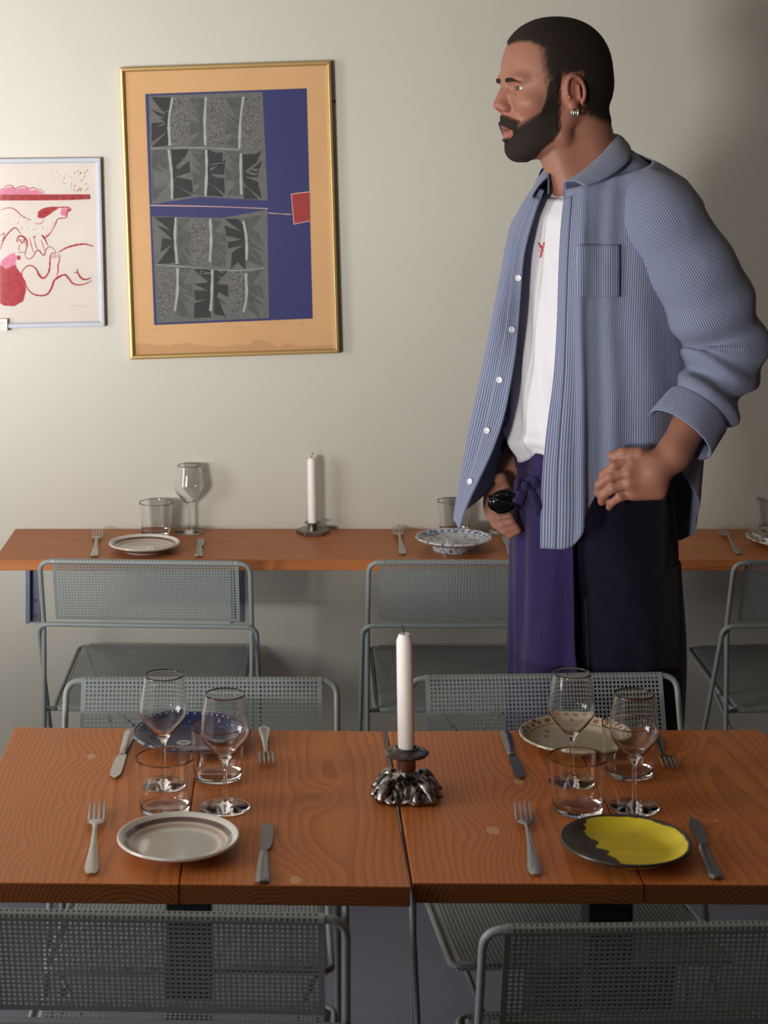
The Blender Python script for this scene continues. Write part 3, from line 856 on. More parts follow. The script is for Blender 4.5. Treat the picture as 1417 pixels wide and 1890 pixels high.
A.stroke(m, [(277, 379), (385, 381), (494, 385)], 1.6, D1-.0011, 10, False); A.stroke(m, [(494, 393), (538, 396)], 1.4, D1-.0011, 6, False)
m.build('pink_line', M['ppink'], fr, sm=False)
m = MB(); random.seed(2)
def pencil(m, A, x0, x1, y, D, amp=2.0, w=.6):
    pts = []; x = x0
    while x < x1: pts.append((x, y+random.uniform(-amp, amp))); x += random.uniform(1.2, 2.6)
    if len(pts) > 2: A.stroke(m, pts, w, D, len(pts)*3, False)
pencil(m, A, 286, 300, 608, D1-.0004); pencil(m, A, 408, 421, 603.5, D1-.0004); pencil(m, A, 426, 454, 603.5, D1-.0004, 1.2); pencil(m, A, 553, 563, 597.5, D1-.0004, 2.6)
m.build('pencil_note', M['pencil'], fr, sm=False)
A.polys('glass_pane', [qi], M['pane'], DW-.020, .0015)
# nail hole beside it
o = MB().lathe([(0, 0), (.0035, 0), (.003, .003), (0, .004)], 10).build('nail', plain('rusty_nail', (.12, .06, .04, 1), .6, .5))
o.location = Q(617, 187, DW-.0002); o.rotation_euler.x = math.pi/2; tag(o, 'small rusty nail in the wall right of the large framed print', 'nail')

# --- red drawing in a white frame
M['wframe'] = plain('pale_blue_white_frame', (.52, .54, .60, 1), .35)
M['paper'] = plain('drawing_paper', (.60, .535, .485, 1), .85, 0, .04, 14)
M['dred'] = plain('crayon_red', (.42, .035, .045, 1), .8, 0, .35, 160)
M['dpink'] = plain('crayon_pink', (.60, .20, .30, 1), .8, 0, .15, 120)
M['dbrown'] = plain('crayon_brown', (.12, .05, .03, 1), .8)
M['dgrey'] = plain('graphite_line', (.30, .26, .24, 1), .8)
L = Q(60, 450, DW-.001)
fl = empty('framed_picture', L); tag(fl, 'red and pink line drawing in a pale white frame, cut by the left edge', 'picture', 'pictures on the wall')
A = Art(fl, L); q = [(-95, 294), (185.5, 291), (193.5, 602.5), (-84, 608)]
A.frame(q, 9.5, DW-.022, DW-.001, M['wframe'])
qi = quad_inset(q, 8); D1 = DW-.011
A.polys('paper', [qi], M['paper'], D1, .003)
def cl(*p): return [(x/5.247, 270+y/5.25) for x, y in p]
m = MB()
for pts, w in ((((0,622),(60,600),(120,600),(170,635),(220,680),(300,715)), 1.1), (((330,740),(380,752),(410,735),(430,700)), .8),
   (((365,690),(370,640),(420,605),(500,590),(570,592),(650,590),(685,615),(650,640),(640,690),(560,705),(530,770),(480,850),(435,895)), 1.5),
   (((435,900),(405,860),(440,910),(465,965)), 1.6), (((0,1000),(40,900),(90,830),(150,790),(200,850)), 1.6), (((160,930),(175,880),(210,870),(250,900),(262,950),(240,1050)), 2.2),
   (((240,1050),(262,1090),(300,1085),(335,1045),(345,1020),(380,1010),(400,1040),(430,1055),(440,1010),(470,975),(510,985),(545,1035)), 1.4),
   (((285,885),(300,950),(325,1030)), .9), (((330,890),(345,960),(370,1010)), .9), (((395,900),(415,960),(430,1010)), .8), (((345,870),(320,885)), 2.),
   (((560,1030),(640,985),(730,958),(820,948),(905,968)), 2.4), (((545,1035),(500,1040),(485,1090),(480,1180),(460,1240),(420,1278),(380,1250),(350,1190),(300,1155),(250,1170),(210,1230),(235,1330)), 2.3),
   (((580,1050),(575,1110),(560,1160),(562,1210),(545,1265)), 1.5), (((240,1300),(260,1370),(320,1430),(400,1448),(460,1430),(500,1370),(530,1295),(620,1245),(660,1275),(700,1325),(760,1345),(830,1330),(890,1300)), 2.4),
   (((745,1185),(755,1230),(790,1280),(840,1290),(885,1272)), 2.3), (((715,1225),(750,1222)), 1.4), (((520,1045),(510,1085)), .8), (((540,1045),(535,1088)), .8), (((560,1045),(560,1085)), .8),
   (((0,410),(30,412),(60,385),(110,380),(145,410),(190,392),(240,390),(280,412),(320,400),(360,418),(400,420),(435,465)), 1.1),
   (((370,700),(400,650),(450,640),(500,600),(520,620),(440,680),(400,690),(380,640),(470,610),(420,650),(540,600)), 1.5), (((175,930),(190,900),(215,940),(235,900),(245,950)), 1.2), (((0,870),(40,840),(30,900),(0,930)), 1.),
   (((150,1140),(160,1190),(210,1240)), 1.5), (((170,1030),(240,1025)), .9), (((190,945),(180,1015)), .8)):
    A.stroke(m, cl(*pts), w*1.45, D1-.0006)
m.build('red_line', M['dred'], fl, sm=False)
A.polys('red_shape', [cl((0,465),(440,466),(872,465),(875,512),(680,522),(400,525),(0,526)), cl((0,1150),(60,1190),(140,1150),(200,1230),(240,1300),(252,1400),(225,1500),(140,1550),(40,1545),(0,1520)),
   cl((370,690),(372,640),(420,605),(500,592),(570,600),(520,630),(430,690),(400,700)), cl((160,1060),(195,1058),(200,1098),(165,1100)), cl((645,600),(685,615),(672,635),(648,640))], M['dred'], D1-.0004)
A.polys('pink_shape', [cl((0,420),(40,415),(70,400),(120,395),(150,420),(200,405),(250,405),(285,425),(350,425),(400,440),(420,463),(0,463)),
   cl((585,640),(600,600),(650,600),(655,650),(630,680),(590,665)), cl((20,1100),(90,1050),(140,1030),(160,1090),(140,1150),(60,1188),(0,1150)), cl((425,870),(500,830),(480,860),(440,900))], M['dpink'], D1-.0005)
m = MB()
for x in (40, 120, 208, 305, 410, 490, 548, 618, 700, 780, 862):
    A.stroke(m, cl((x-14, 495), (x, 493), (x+14, 496)), 4.8, D1-.0008, 6)
m.build('dark_dash', M['dbrown'], fl, sm=False)
m = MB(); random.seed(5)
for k in range(46):
    x = random.uniform(500, 850); y = random.uniform(240, 450)
    if (x-500)/350+(450-y)/210 < .55: continue
    dx, dy = (10, -22) if x > 700 else (5, -8)
    A.stroke(m, cl((x, y), (x+dx, y+dy)), 1.1, D1-.0006, 4)
for k in range(34):
    x = random.uniform(30, 520); y = random.uniform(650, 850)
    if y > 830-abs(x-280)*.1 or (x < 180 and y < 690): continue
    A.stroke(m, cl((x, y), (x+8, y-7)), 1.0, D1-.0006, 4)
m.build('speckle', M['dred'], fl, sm=False)['kind'] = 'stuff'
m = MB(); pencil(m, A, 130, 160, 564, D1-.0006, 1.3, .5); m.build('pencil_note', M['dgrey'], fl, sm=False)
A.polys('glass_pane', [qi], M['pane'], DW-.015, .0015)
M['card'] = plain('white_card', (.66, .64, .61, 1), .6)
L = Q(-12, 601, DW-.001)
cd = empty('label_card', L); tag(cd, 'small white label card at the lower corner of the red drawing', 'label')
A = Art(cd, L)
A.polys('card', [[(-38, 589), (13, 588.5), (13.5, 611.5), (-38, 612)]], M['card'], DW-.026, .024)
m = MB(); pencil(m, A, -26, 8, 597, DW-.0265, .8, .8); m.build('small_print', M['dgrey'], cd, sm=False)
# ------------------------------------------------------------------ the waiter
from mathutils.bvhtree import BVHTree
man = empty('person', (.556, 3.22, 0))
tag(man, 'standing bearded person with buzz cut, open striped blue shirt, white tee and purple apron', 'person')
ML = Vector((.556, 3.22, 0))
DM = 3.22; SM = F/DM
TA = math.radians(30); TF = np.array([-math.cos(TA), -math.sin(TA)]); TL = np.array([math.sin(TA), -math.cos(TA)])
HA = math.radians(15)
HO = np.array([(1032-CX)/SM, DM, H-(178-CY)/SM])     # head origin
HF = np.array([-math.cos(HA), -math.sin(HA), 0]); HL = np.array([math.sin(HA), -math.cos(HA), 0]); HU = np.array([0, 0, 1.])

def grid_axis(lo, hi, fine, coarse):
    out = [lo]
    while out[-1] < hi:
        st = coarse
        for a, b, s in fine:
            if a-1e-6 <= out[-1] < b: st = min(st, s)
        nxt = out[-1]+st
        for a, b, s in fine:
            if out[-1] < a < nxt: nxt = a
        out.append(nxt)
    return np.array(out)
gx = grid_axis(.335, .90, [(.345, .590, .0018), (.590, .735, .003)], .008)
gy = grid_axis(2.93, 3.52, [(2.945, 3.10, .003), (3.125, 3.325, .0018)], .009)
gz = grid_axis(.05, 1.93, [(.93, 1.16, .003), (1.575, 1.92, .0018)], .013)
FLD = np.full((len(gx), len(gy), len(gz)), .5, np.float32)

def smin(a, b, k):
    h = np.maximum(k-np.abs(a-b), 0)/k
    return np.minimum(a, b)-h*h*k*.25
def region(lo, hi, pad):
    s = []
    for g, a, b in zip((gx, gy, gz), lo, hi):
        i = max(0, np.searchsorted(g, a-pad)-1); j = min(len(g), np.searchsorted(g, b+pad)+1)
        s.append(slice(i, j))
    return tuple(s)
def pts_of(s):
    return gx[s[0]][:, None, None], gy[s[1]][None, :, None], gz[s[2]][None, None, :]
def apply(s, d, k, sub=False):
    f = FLD[s]
    if sub: FLD[s] = -smin(-f, d.astype(np.float32), k)
    else: FLD[s] = smin(f, d.astype(np.float32), k)
def cap(a, b, ra, rb=None, k=.01, sub=False, head=False):
    rb = ra if rb is None else rb
    a = hw(a) if head else np.array(a, float); b = hw(b) if head else np.array(b, float)
    R = max(ra, rb); s = region(np.minimum(a, b)-R, np.maximum(a, b)+R, k+.012)
    if 0 in FLD[s].shape: return
    X, Y, Z = pts_of(s)
    d = b-a; L2 = d@d+1e-12
    t = np.clip(((X-a[0])*d[0]+(Y-a[1])*d[1]+(Z-a[2])*d[2])/L2, 0, 1)
    q = np.sqrt((X-a[0]-t*d[0])**2+(Y-a[1]-t*d[1])**2+(Z-a[2]-t*d[2])**2)-(ra+(rb-ra)*t)
    apply(s, q, k, sub)
def hw(p): return HO+HF*p[0]+HL*p[1]+HU*p[2]
def ell(c, r, k=.01, sub=False, frame=None, head=True, tilt=0, roll=0):
    """ellipsoid with its radii along the head's forward, left, up axes (or a given frame)"""
    C = hw(c) if head else np.array(c, float)
    fr = frame if frame is not None else ((HF, HL, HU) if head else (np.eye(3)[0], np.eye(3)[1], np.eye(3)[2]))
    a, b, u = fr
    if tilt: ct, st = math.cos(tilt), math.sin(tilt); a, u = a*ct+u*st, u*ct-a*st
    if roll: ct, st = math.cos(roll), math.sin(roll); a, b = a*ct+b*st, b*ct-a*st
    R = max(r); s = region(C-R, C+R, k+.012)
    X, Y, Z = pts_of(s); x, y, z = X-C[0], Y-C[1], Z-C[2]
    p = (x*a[0]+y*a[1]+z*a[2])/r[0]; q = (x*b[0]+y*b[1]+z*b[2])/r[1]; w = (x*u[0]+y*u[1]+z*u[2])/r[2]
    k0 = np.sqrt(p*p+q*q+w*w); k1 = np.sqrt((p/r[0])**2+(q/r[1])**2+(w/r[2])**2)
    apply(s, k0*(k0-1)/(k1+1e-9), k, sub)

# --- trunk, neck, arms and legs (mostly under the clothes)
def W(px, py, Y): return np.array(Q(px, py, Y))
c3 = lambda X, f, l, z: np.array([X+TF[0]*f+TL[0]*l, 3.22+TF[1]*f+TL[1]*l, z])
tf3 = np.array([*TF, 0]); tl3 = np.array([*TL, 0]); fr_t = (tf3, tl3, HU)
ell((.565, 3.22, 1.40), (.095, .145, .19), .03, frame=fr_t, head=False)
ell((.555, 3.22, 1.20), (.085, .125, .18), .05, frame=fr_t, head=False)
ell((.552, 3.22, 1.03), (.095, .135, .13), .05, frame=fr_t, head=False)
cap(c3(.565, 0, -.12, 1.515), c3(.565, 0, .12, 1.52), .045, k=.04)
nb = np.array([.556, 3.222, 1.565]); nt = W(1064, 215, 3.224)
cap(nb, nt, .063, .0565, k=.02)
cap(W(1050, 345, 3.19), W(1030, 285, 3.195), .030, .034, k=.03)        # throat
SL = c3(.565, -.01, .165, 1.535); EL = W(1350, 640, 3.09); WL = W(1243, 838, 3.00)
cap(SL, EL, .042, .038, k=.03); cap(EL, WL, .040, .027, k=.02)
SR = c3(.565, -.01, -.150, 1.515); ER = np.array([.52, 3.43, 1.27]); WR = W(948, 862, 3.24)
cap(SR, ER, .040, .038, k=.03); cap(ER, WR, .040, .026, k=.02)
for sx, l in ((.0, .08), (.0, -.08)):
    hp = c3(.553, 0, l, .98); kn_ = c3(.553, .02, l*1.05, .53); an = c3(.553, -.01, l*1.1, .10)
    cap(hp, kn_, .058, .046, k=.03); cap(kn_, an, .046, .034, k=.02)

# --- hands
def finger(root, pts, r0, r1):
    q = [np.array(root)]+[np.array(p) for p in pts]
    rs = np.linspace(r0, r1, len(q))
    for i in range(len(q)-1): cap(q[i], q[i+1], rs[i], rs[i+1], k=.004)
# left hand: on the hip, fingers tucking towards the apron pocket
yh = 2.985
palm = [(1205, 846), (1212, 868), (1216, 890), (1216, 908)]
kn_px = [(1166, 850, .002), (1160, 872, -.003), (1161, 893, -.002), (1168, 912, .003)]
for (a, b), (c, d, dy) in zip(palm, kn_px):
    cap(W(a, b, yh+.004), W(c, d, yh+dy), .0135, .0115, k=.012)
cap(WL, W(1210, 872, yh+.003), .024, .022, k=.02)
fl = [((1133, 860), (1114, 876), (1110, 892)), ((1126, 880), (1106, 894), (1103, 910)), ((1130, 901), (1113, 914), (1110, 926)), ((1143, 918), (1128, 928), (1124, 936))]
for (c, d, dy), ps, rr in zip(kn_px, fl, (.0092, .0094, .009, .0078)):
    finger(W(c, d, yh+dy), [W(*ps[0], yh+.000), W(*ps[1], yh+.012), W(*ps[2], yh+.024)], rr, rr*.78)
finger(W(1205, 850, yh), [W(1180, 838, yh+.002), W(1150, 836, yh+.008), W(1128, 842, yh+.014)], .0125, .0085)   # thumb
# right hand: hangs by the apron tie and holds the sunglasses
yr = 3.185
cap(WR, W(932, 905, yr+.02), .024, .022, k=.02)
kr = [(905, 915), (903, 931), (907, 947), (915, 960)]
for (a, b), z in zip(kr, ((930, 892), (932, 902), (936, 912), (940, 922))):
    cap(W(*z, yr+.016), W(a, b, yr+.004), .0135, .0115, k=.012)
flr = [((906, 938), (922, 955), (940, 952)), ((908, 954), (926, 968), (945, 963)), ((916, 967), (933, 978), (951, 972)), ((926, 976), (941, 986), (956, 979))]
for (a, b), ps, rr in zip(kr, flr, (.0092, .0095, .009, .008)):
    finger(W(a, b, yr+.004), [W(*ps[0], yr-.004), W(*ps[1], yr-.014), W(*ps[2], yr-.020)], rr, rr*.78)
finger(W(932, 893, yr+.012), [W(924, 885, yr-.006), W(932, 902, yr-.022), W(944, 916, yr-.028)], .0125, .0088)

# --- head: skull and jaw from measured sections, features on top
hs = region(HO-.17, HO+.17, .0)
X, Y, Z = pts_of(hs)
x, y, z = X-HO[0], Y-HO[1], Z-HO[2]
hu = x*HF[0]+y*HF[1]+z*0; hv = x*HL[0]+y*HL[1]+z*0; hwv = z+x*0+y*0
pw = np.array([-.116, -.112, -.103, -.090, -.075, -.060, -.045, -.030, -.015, 0, .018, .030, .045, .062])
uf = np.array([.058, .070, .082, .089, .0935, .0960, .0975, .0965, .0965, .0985, .1015, .1020, .0960, .0850])
ub_ = np.array([.030, .022, .010, -.005, -.015, -.035, -.060, -.078, -.084, -.089, -.0915, -.0900, -.0840, -.074])
hh = np.array([.016, .026, .041, .050, .0555, .060, .064, .067, .069, .0710, .0725, .0715, .066, .056])
zz = gz[hs[2]]-HO[2]
a_ = (np.interp(zz, pw, uf)-np.interp(zz, pw, ub_))/2; cc = (np.interp(zz, pw, uf)+np.interp(zz, pw, ub_))/2; b_ = np.interp(zz, pw, hh)
pe = np.interp(zz, [-.11, -.05, .0, .06], [2.1, 2.25, 2.35, 2.3])
e = ((np.abs((hu-cc)/a_))**pe+(np.abs(hv/b_))**pe)**(1/pe)
d = (e-1)*np.minimum(a_, b_)
d = np.maximum(d, np.maximum(hwv-.050, -.114-hwv))
apply(hs, d, .004)
# cranium, a superellipsoid
r = (.1015, .0785, .1025); p = 2.22
k0 = (np.abs((hu-.0065)/r[0])**p+np.abs(hv/r[1])**p+np.abs((hwv-.0395)/r[2])**p)**(1/p)
apply(hs, (k0-1)*.085, .012)
del e, d, k0
V = lambda *a: a
for s in (1, -1):
    cap(V(.006, s*.054, -.030), V(.018, s*.050, -.072), .012, .013, .016, head=True)          # jaw angle
    cap(V(.018, s*.050, -.072), V(.074, s*.018, -.100), .013, .012, .016, head=True)
    ell((.0905, s*.030, .0305), (.016, .024, .0085), .012)                                     # brow
    ell((.108, s*.031, .0135), (.0155, .0175, .0115), .010, sub=True)                        # eye socket
    ell((.072, s*.046, -.014), (.024, .020, .017), .022)                                        # cheekbone
    ec = (.0835, s*.0315, .0145)
    ell(ec, (.0128, .0150, .0125), .004)                                                       # lids and ball
    ell((ec[0]+.012, s*.0335, .0140), (.0120, .0135, .0047), .0020, sub=True)                  # eye opening
    cap(V(.0955, s*.022, .0195), V(.0900, s*.044, .0175), .0024, .002, .004, head=True)        # upper lid fold
    cap(V(.0955, s*.022, .0075), V(.0895, s*.043, .0085), .0020, .0018, .004, head=True)       # lower lid
    ell((.1080, s*.0115, -.0222), (.0100, .0056, .0066), .006)                                   # nostril wing
    ell((.070, s*.020, -.093), (.018, .020, .014), .014)
cap(V(.1015, 0, .020), V(.1165, 0, -.0125), .0058, .0080, .010, head=True)                    # nose bridge
ell((.1065, 0, -.008), (.0130, .0095, .021), .010)
ell((.1185, 0, -.0165), (.0092, .0080, .0082), .006)                                           # tip
cap(V(.1120, 0, -.0265), V(.1060, 0, -.032), .0042, .004, .005, head=True)
for s in (1, -1): cap(V(.1140, s*.0062, -.0275), V(.108, s*.0082, -.0275), .0026, .0026, .002, sub=True, head=True)
ell((.0875, 0, -.054), (.0190, .028, .026), .014)                                               # mouth mass
for s in (1, -1):
    cap(V(.1080, s*.000, -.0525), V(.0965, s*.0230, -.0605), .0046, .0030, .004, head=True)    # upper lip
    cap(V(.1030, s*.000, -.0720), V(.0950, s*.0210, -.0640), .0058, .0032, .004, head=True)    # lower lip
    cap(V(.1150, s*.000, -.0618), V(.0985, s*.0175, -.0620), .0034, .0012, .003, sub=True, head=True)
ell((.0800, 0, -.096), (.0155, .021, .0165), .014)                                              # chin
# ears
for s in (1, -1):
    ec = np.array([.010, s*.0760, .004]); ti = -.20
    def er(a, b, out): # point in the ear's own plane
        ct, st = math.cos(ti), math.sin(ti)
        return (ec[0]+a*ct-b*st-abs(out)*.35, ec[1]+s*out, ec[2]+a*st+b*ct)
    ell(tuple(ec), (.0165, .0065, .0290), .006, tilt=ti)
    n = 15; path = [er(.0150*math.cos(t)*(1 if math.cos(t) > 0 else 1.22)-.001, .0265*math.sin(t)+.004, .008) for t in np.linspace(-.1, math.pi+1.05, n)]
    for i in range(n-1): cap(V(*path[i]), V(*path[i+1]), .0033, .0033, .003, head=True)
    ell(er(-.002, -.002, .0100), (.0085, .0052, .0125), .004, sub=True, tilt=ti)
    ell(er(.001, .018, .0090), (.0070, .0030, .0040), .003, sub=True, tilt=ti)
    cap(V(*er(-.009, .012, .0085)), V(*er(-.008, -.012, .0075)), .0030, .0026, .003, head=True)
    cap(V(*er(.0105, -.006, .007)), V(*er(.012, .002, .005)), .0038, .003, .003, head=True)    # tragus
    ell(er(.004, -.0245, .004), (.0075, .0042, .0085), .005, tilt=ti)                         # lobe

def surface_nets(Fv, xs, ys, zs):
    S = Fv < 0
    c = [S[i:S.shape[0]-1+i, j:S.shape[1]-1+j, k:S.shape[2]-1+k] for i in (0, 1) for j in (0, 1) for k in (0, 1)]
    anyv = c[0].copy(); allv = c[0].copy()
    for q in c[1:]: anyv |= q; allv &= q
    act = anyv & ~allv
    I, J, K = np.nonzero(act)
    idm = np.full(act.shape, -1, np.int32); idm[I, J, K] = np.arange(len(I))
    acc = np.zeros((len(I), 3)); cnt = np.zeros(len(I))
    co = [(i, j, k) for i in (0, 1) for j in (0, 1) for k in (0, 1)]
    val = [Fv[I+i, J+j, K+k] for i, j, k in co]
    for a in range(8):
        for b in range(a+1, 8):
            if sum(abs(p-q) for p, q in zip(co[a], co[b])) != 1: continue
            va, vb = val[a], val[b]; m = (va < 0) != (vb < 0)
            t = np.where(m, va/(va-vb+1e-20), 0)
            for ax in range(3):
                acc[:, ax] += np.where(m, co[a][ax]+t*(co[b][ax]-co[a][ax]), 0)
            cnt += m
    f = acc/cnt[:, None]
    vx = xs[I]+f[:, 0]*(xs[I+1]-xs[I]); vy = ys[J]+f[:, 1]*(ys[J+1]-ys[J]); vz = zs[K]+f[:, 2]*(zs[K+1]-zs[K])
    V_ = np.stack([vx, vy, vz], 1); faces = []
    for ax in range(3):
        A = [slice(None)]*3; B = [slice(None)]*3; A[ax] = slice(0, -1); B[ax] = slice(1, None)
        s0 = S[tuple(A)]; s1 = S[tuple(B)]
        u, v = [q for q in range(3) if q != ax]
        sel = [slice(None)]*3; sel[u] = slice(1, -1); sel[v] = slice(1, -1)
        i = np.nonzero((s0 != s1)[tuple(sel)]); i = list(i)
        i[u] = i[u]+1; i[v] = i[v]+1
        inside = s0[i[0], i[1], i[2]]
        def cell(du, dv):
            j = [q.copy() for q in i]; j[u] = j[u]-du; j[v] = j[v]-dv
            return idm[j[0], j[1], j[2]]
        q = np.stack([cell(1, 1), cell(0, 1), cell(0, 0), cell(1, 0)], 1)
        flip = inside if ax != 1 else ~inside
        q[~flip] = q[~flip][:, ::-1]
        faces.append(q)
    return V_, np.vstack(faces)
def np_mesh(name, V_, Fq, mat, parent, loc, col=None):
    me = bpy.data.meshes.new(name)
    Fq = Fq[(Fq >= 0).all(1)]
    used = np.unique(Fq); mp = np.full(len(V_), -1); mp[used] = np.arange(len(used)); V_ = V_[used]; Fq = mp[Fq]
    Vl = (V_-np.array(loc)).astype(np.float32)
    me.vertices.add(len(Vl)); me.vertices.foreach_set('co', Vl.ravel())
    me.loops.add(len(Fq)*4); me.loops.foreach_set('vertex_index', Fq.ravel().astype(np.int32))
    me.polygons.add(len(Fq)); me.polygons.foreach_set('loop_start', np.arange(0, len(Fq)*4, 4, dtype=np.int32))
    me.update(calc_edges=True); me.validate()
    if col is not None:
        at_ = me.color_attributes.new('tint', 'FLOAT_COLOR', 'POINT')
        at_.data.foreach_set('color', np.hstack([col[used], np.ones((len(used), 1))]).astype(np.float32).ravel())
    me.materials.append(mat); smooth(me)
    o = bpy.data.objects.new(name, me); COL.objects.link(o); o.parent = parent
    return o

def sstep(x, a, b):
    t = np.clip((x-a)/(b-a), 0, 1); return t*t*(3-2*t)
def masks(P3):
    """hair, beard and brow coverage at world points"""
    q = P3-HO; u = q@HF; v = q@HL; w = q[:, 2]
    av = np.abs(v)
    we = w+.014*np.clip(1-av/.045, 0, 1)
    ub = np.interp(we, [-.03, 0, .019, .037, .049, .085, .095, .105, .12], [.052, .052, .056, .058, .062, .064, .078, .1, .14])
    wob = .0009*np.sin(u*420+w*300)+.0008*np.sin(w*620+v*300+3*np.sin(u*200))
    front = sstep(ub-u+wob, -.007, .014)
    wb = np.interp(u, [-.10, -.06, -.030, -.016, -.012, .030, .036, .05], [-.050, -.046, -.036, -.020, .040, .036, -.012, -.012])
    low = sstep(w-wb+wob, -.009, .010)
    inear = ((u-.008)/.026)**2+((w-.003)/.038)**2 < 1
    hair = front*low*np.where(inear & (av > .0735), 0, 1)
    wt = np.interp(u, [.0, .040, .052, .058, .066, .078, .090, .095], [.06, .045, .030, -.004, -.026, -.038, -.050, -.052])
    ur = np.interp(w, [-.12, -.10, -.09, -.083, -.061, -.02, .02], [.060, .055, .048, .038, .026, .028, .032])
    beard = sstep(wt-w+wob, -.007, .011)*sstep(u-ur+wob, -.004, .010)*sstep(w, -.135, -.118)
    mouth = (v/.025)**2+((w+.0640)/.0135)**2
    beard *= np.where(u > .075, sstep(mouth, .85, 1.25), 1)
    mus = sstep(u, .082, .090)*sstep(-.0330-w-av*.34, -.002, .004)*sstep(w+.0520+av*.40, -.002, .002)*sstep(.036-av, 0, .004)
    beard = np.maximum(beard, mus)
    bc = .0275+.0015*np.sin((av-.012)/.036*math.pi)-.005*sstep(av, .036, .056)
    brow = sstep(u, .055, .07)*sstep(.0036-.0016*sstep(av, .03, .052)-np.abs(w-bc)+.0004*np.sin(av*900), -.0012, .0014)*sstep(av, .008, .014)*sstep(.053-av, 0, .006)
    return hair, beard, brow, u, v, w
sk = surface_nets(FLD, gx, gy, gz)
ha, be, br, u, v, w = masks(sk[0])
skin = np.array([.345, .155, .102]); n = len(u)
col = np.tile(skin, (n, 1))
def tint(mask, c, k=1.):
    global col
    m = (np.clip(mask, 0, 1)*k)[:, None]; col = col*(1-m)+np.array(c)*m
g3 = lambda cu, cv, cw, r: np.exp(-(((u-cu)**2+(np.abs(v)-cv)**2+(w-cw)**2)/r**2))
tint(g3(.12, 0, -.02, .018), (.40, .115, .08), .7); tint(g3(.08, .045, -.012, .022), (.40, .145, .10), .5)
tint(g3(.0, .082, .0, .03), (.46, .15, .11), .6)
lips = np.where((u > .085), np.exp(-((v/.020)**4+((w+.0635)/.0125)**4)), 0)
tint(lips, (.36, .105, .095), .85)
tint(np.where((u > .09), np.exp(-((v/.016)**4+((w+.0618)/.0028)**4)), 0), (.05, .012, .012), .9)
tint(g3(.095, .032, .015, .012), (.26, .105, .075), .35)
hd = (w > -.13)
hairc = (.016, .0105, .008)
tint(np.maximum(ha, be)*hd, hairc, .93); tint(br*hd, hairc, .9)
def skin_mat():
    t = NT('skin'); a = t.n('Attribute', attribute_name='tint'); c = t.coord()
    nz = t.noise(c, 120, 4); n2 = t.noise(c, 900, 2)
    cc = t.mix(t.math('MULTIPLY', nz, .22), a.outputs['Color'], (.30, .10, .065, 1))
    cc = t.mix(t.math('MULTIPLY', t.math('GREATER_THAN', n2, .62), .12), cc, (.05, .03, .02, 1))
    t.set(color=a.outputs['Color'], rough=.48, sss=.12, ssss=.006, spec=.35)
    t.b.inputs['Subsurface Radius'].default_value = (1, .35, .2)
    t.l(cc, t.b.inputs['Base Color']); t.bump(nz, .08, .001); return t.m
body = np_mesh('body', sk[0], sk[1], skin_mat(), man, ML, col)
# hair, beard and eyebrows: thin coats grown off the head's own surface
def hair_mat():
    t = NT('cropped_hair'); c = t.coord(); nz = t.noise(c, 900, 3); n2 = t.noise(c, 60, 3)
    at_ = t.n('Attribute', attribute_name='tint')
    t.set(color=t.mix(t.math('MULTIPLY', nz, .5), at_.outputs['Color'], (.012, .008, .006, 1)), rough=.8, spec=.2)
    t.bump(nz, .7, .0012); return t.m
M['hair'] = hair_mat()
hx, hy, hz = gx[hs[0]], gy[hs[1]], gz[hs[2]]
GP = np.stack(np.meshgrid(hx, hy, hz, indexing='ij'), -1).reshape(-1, 3)
near = np.abs(FLD[hs].ravel()) < .02
mh = np.zeros((3, len(GP)), np.float32)
r3 = masks(GP[near])
for i in range(3): mh[i, near] = r3[i]
rs = np.random.RandomState(3)
for nm, i, th in (('hair', 0, .0030), ('beard', 1, .0050), ('eyebrow', 2, .0020)):
    m_ = mh[i].reshape(FLD[hs].shape)
    nz = rs.rand(*m_.shape).astype(np.float32)*.0008
    fv = FLD[hs]-(m_*th-.0009+nz*(m_ > .05))
    fv = np.maximum(fv, -(FLD[hs]+.004))          # hollow inside, just under the skin
    fv = np.where(m_ > .02, fv, .01)
    a, b = surface_nets(fv, hx, hy, hz)
    mm = masks(a); ml = mm[2] if i == 2 else np.maximum(mm[0], mm[1]); k_ = sstep(ml, .18, 1.0)[:, None]
    np_mesh(nm, a, b, M['hair'], man, ML, np.array(skin)*.8*(1-k_)+np.array((.026, .018, .0135))*k_)

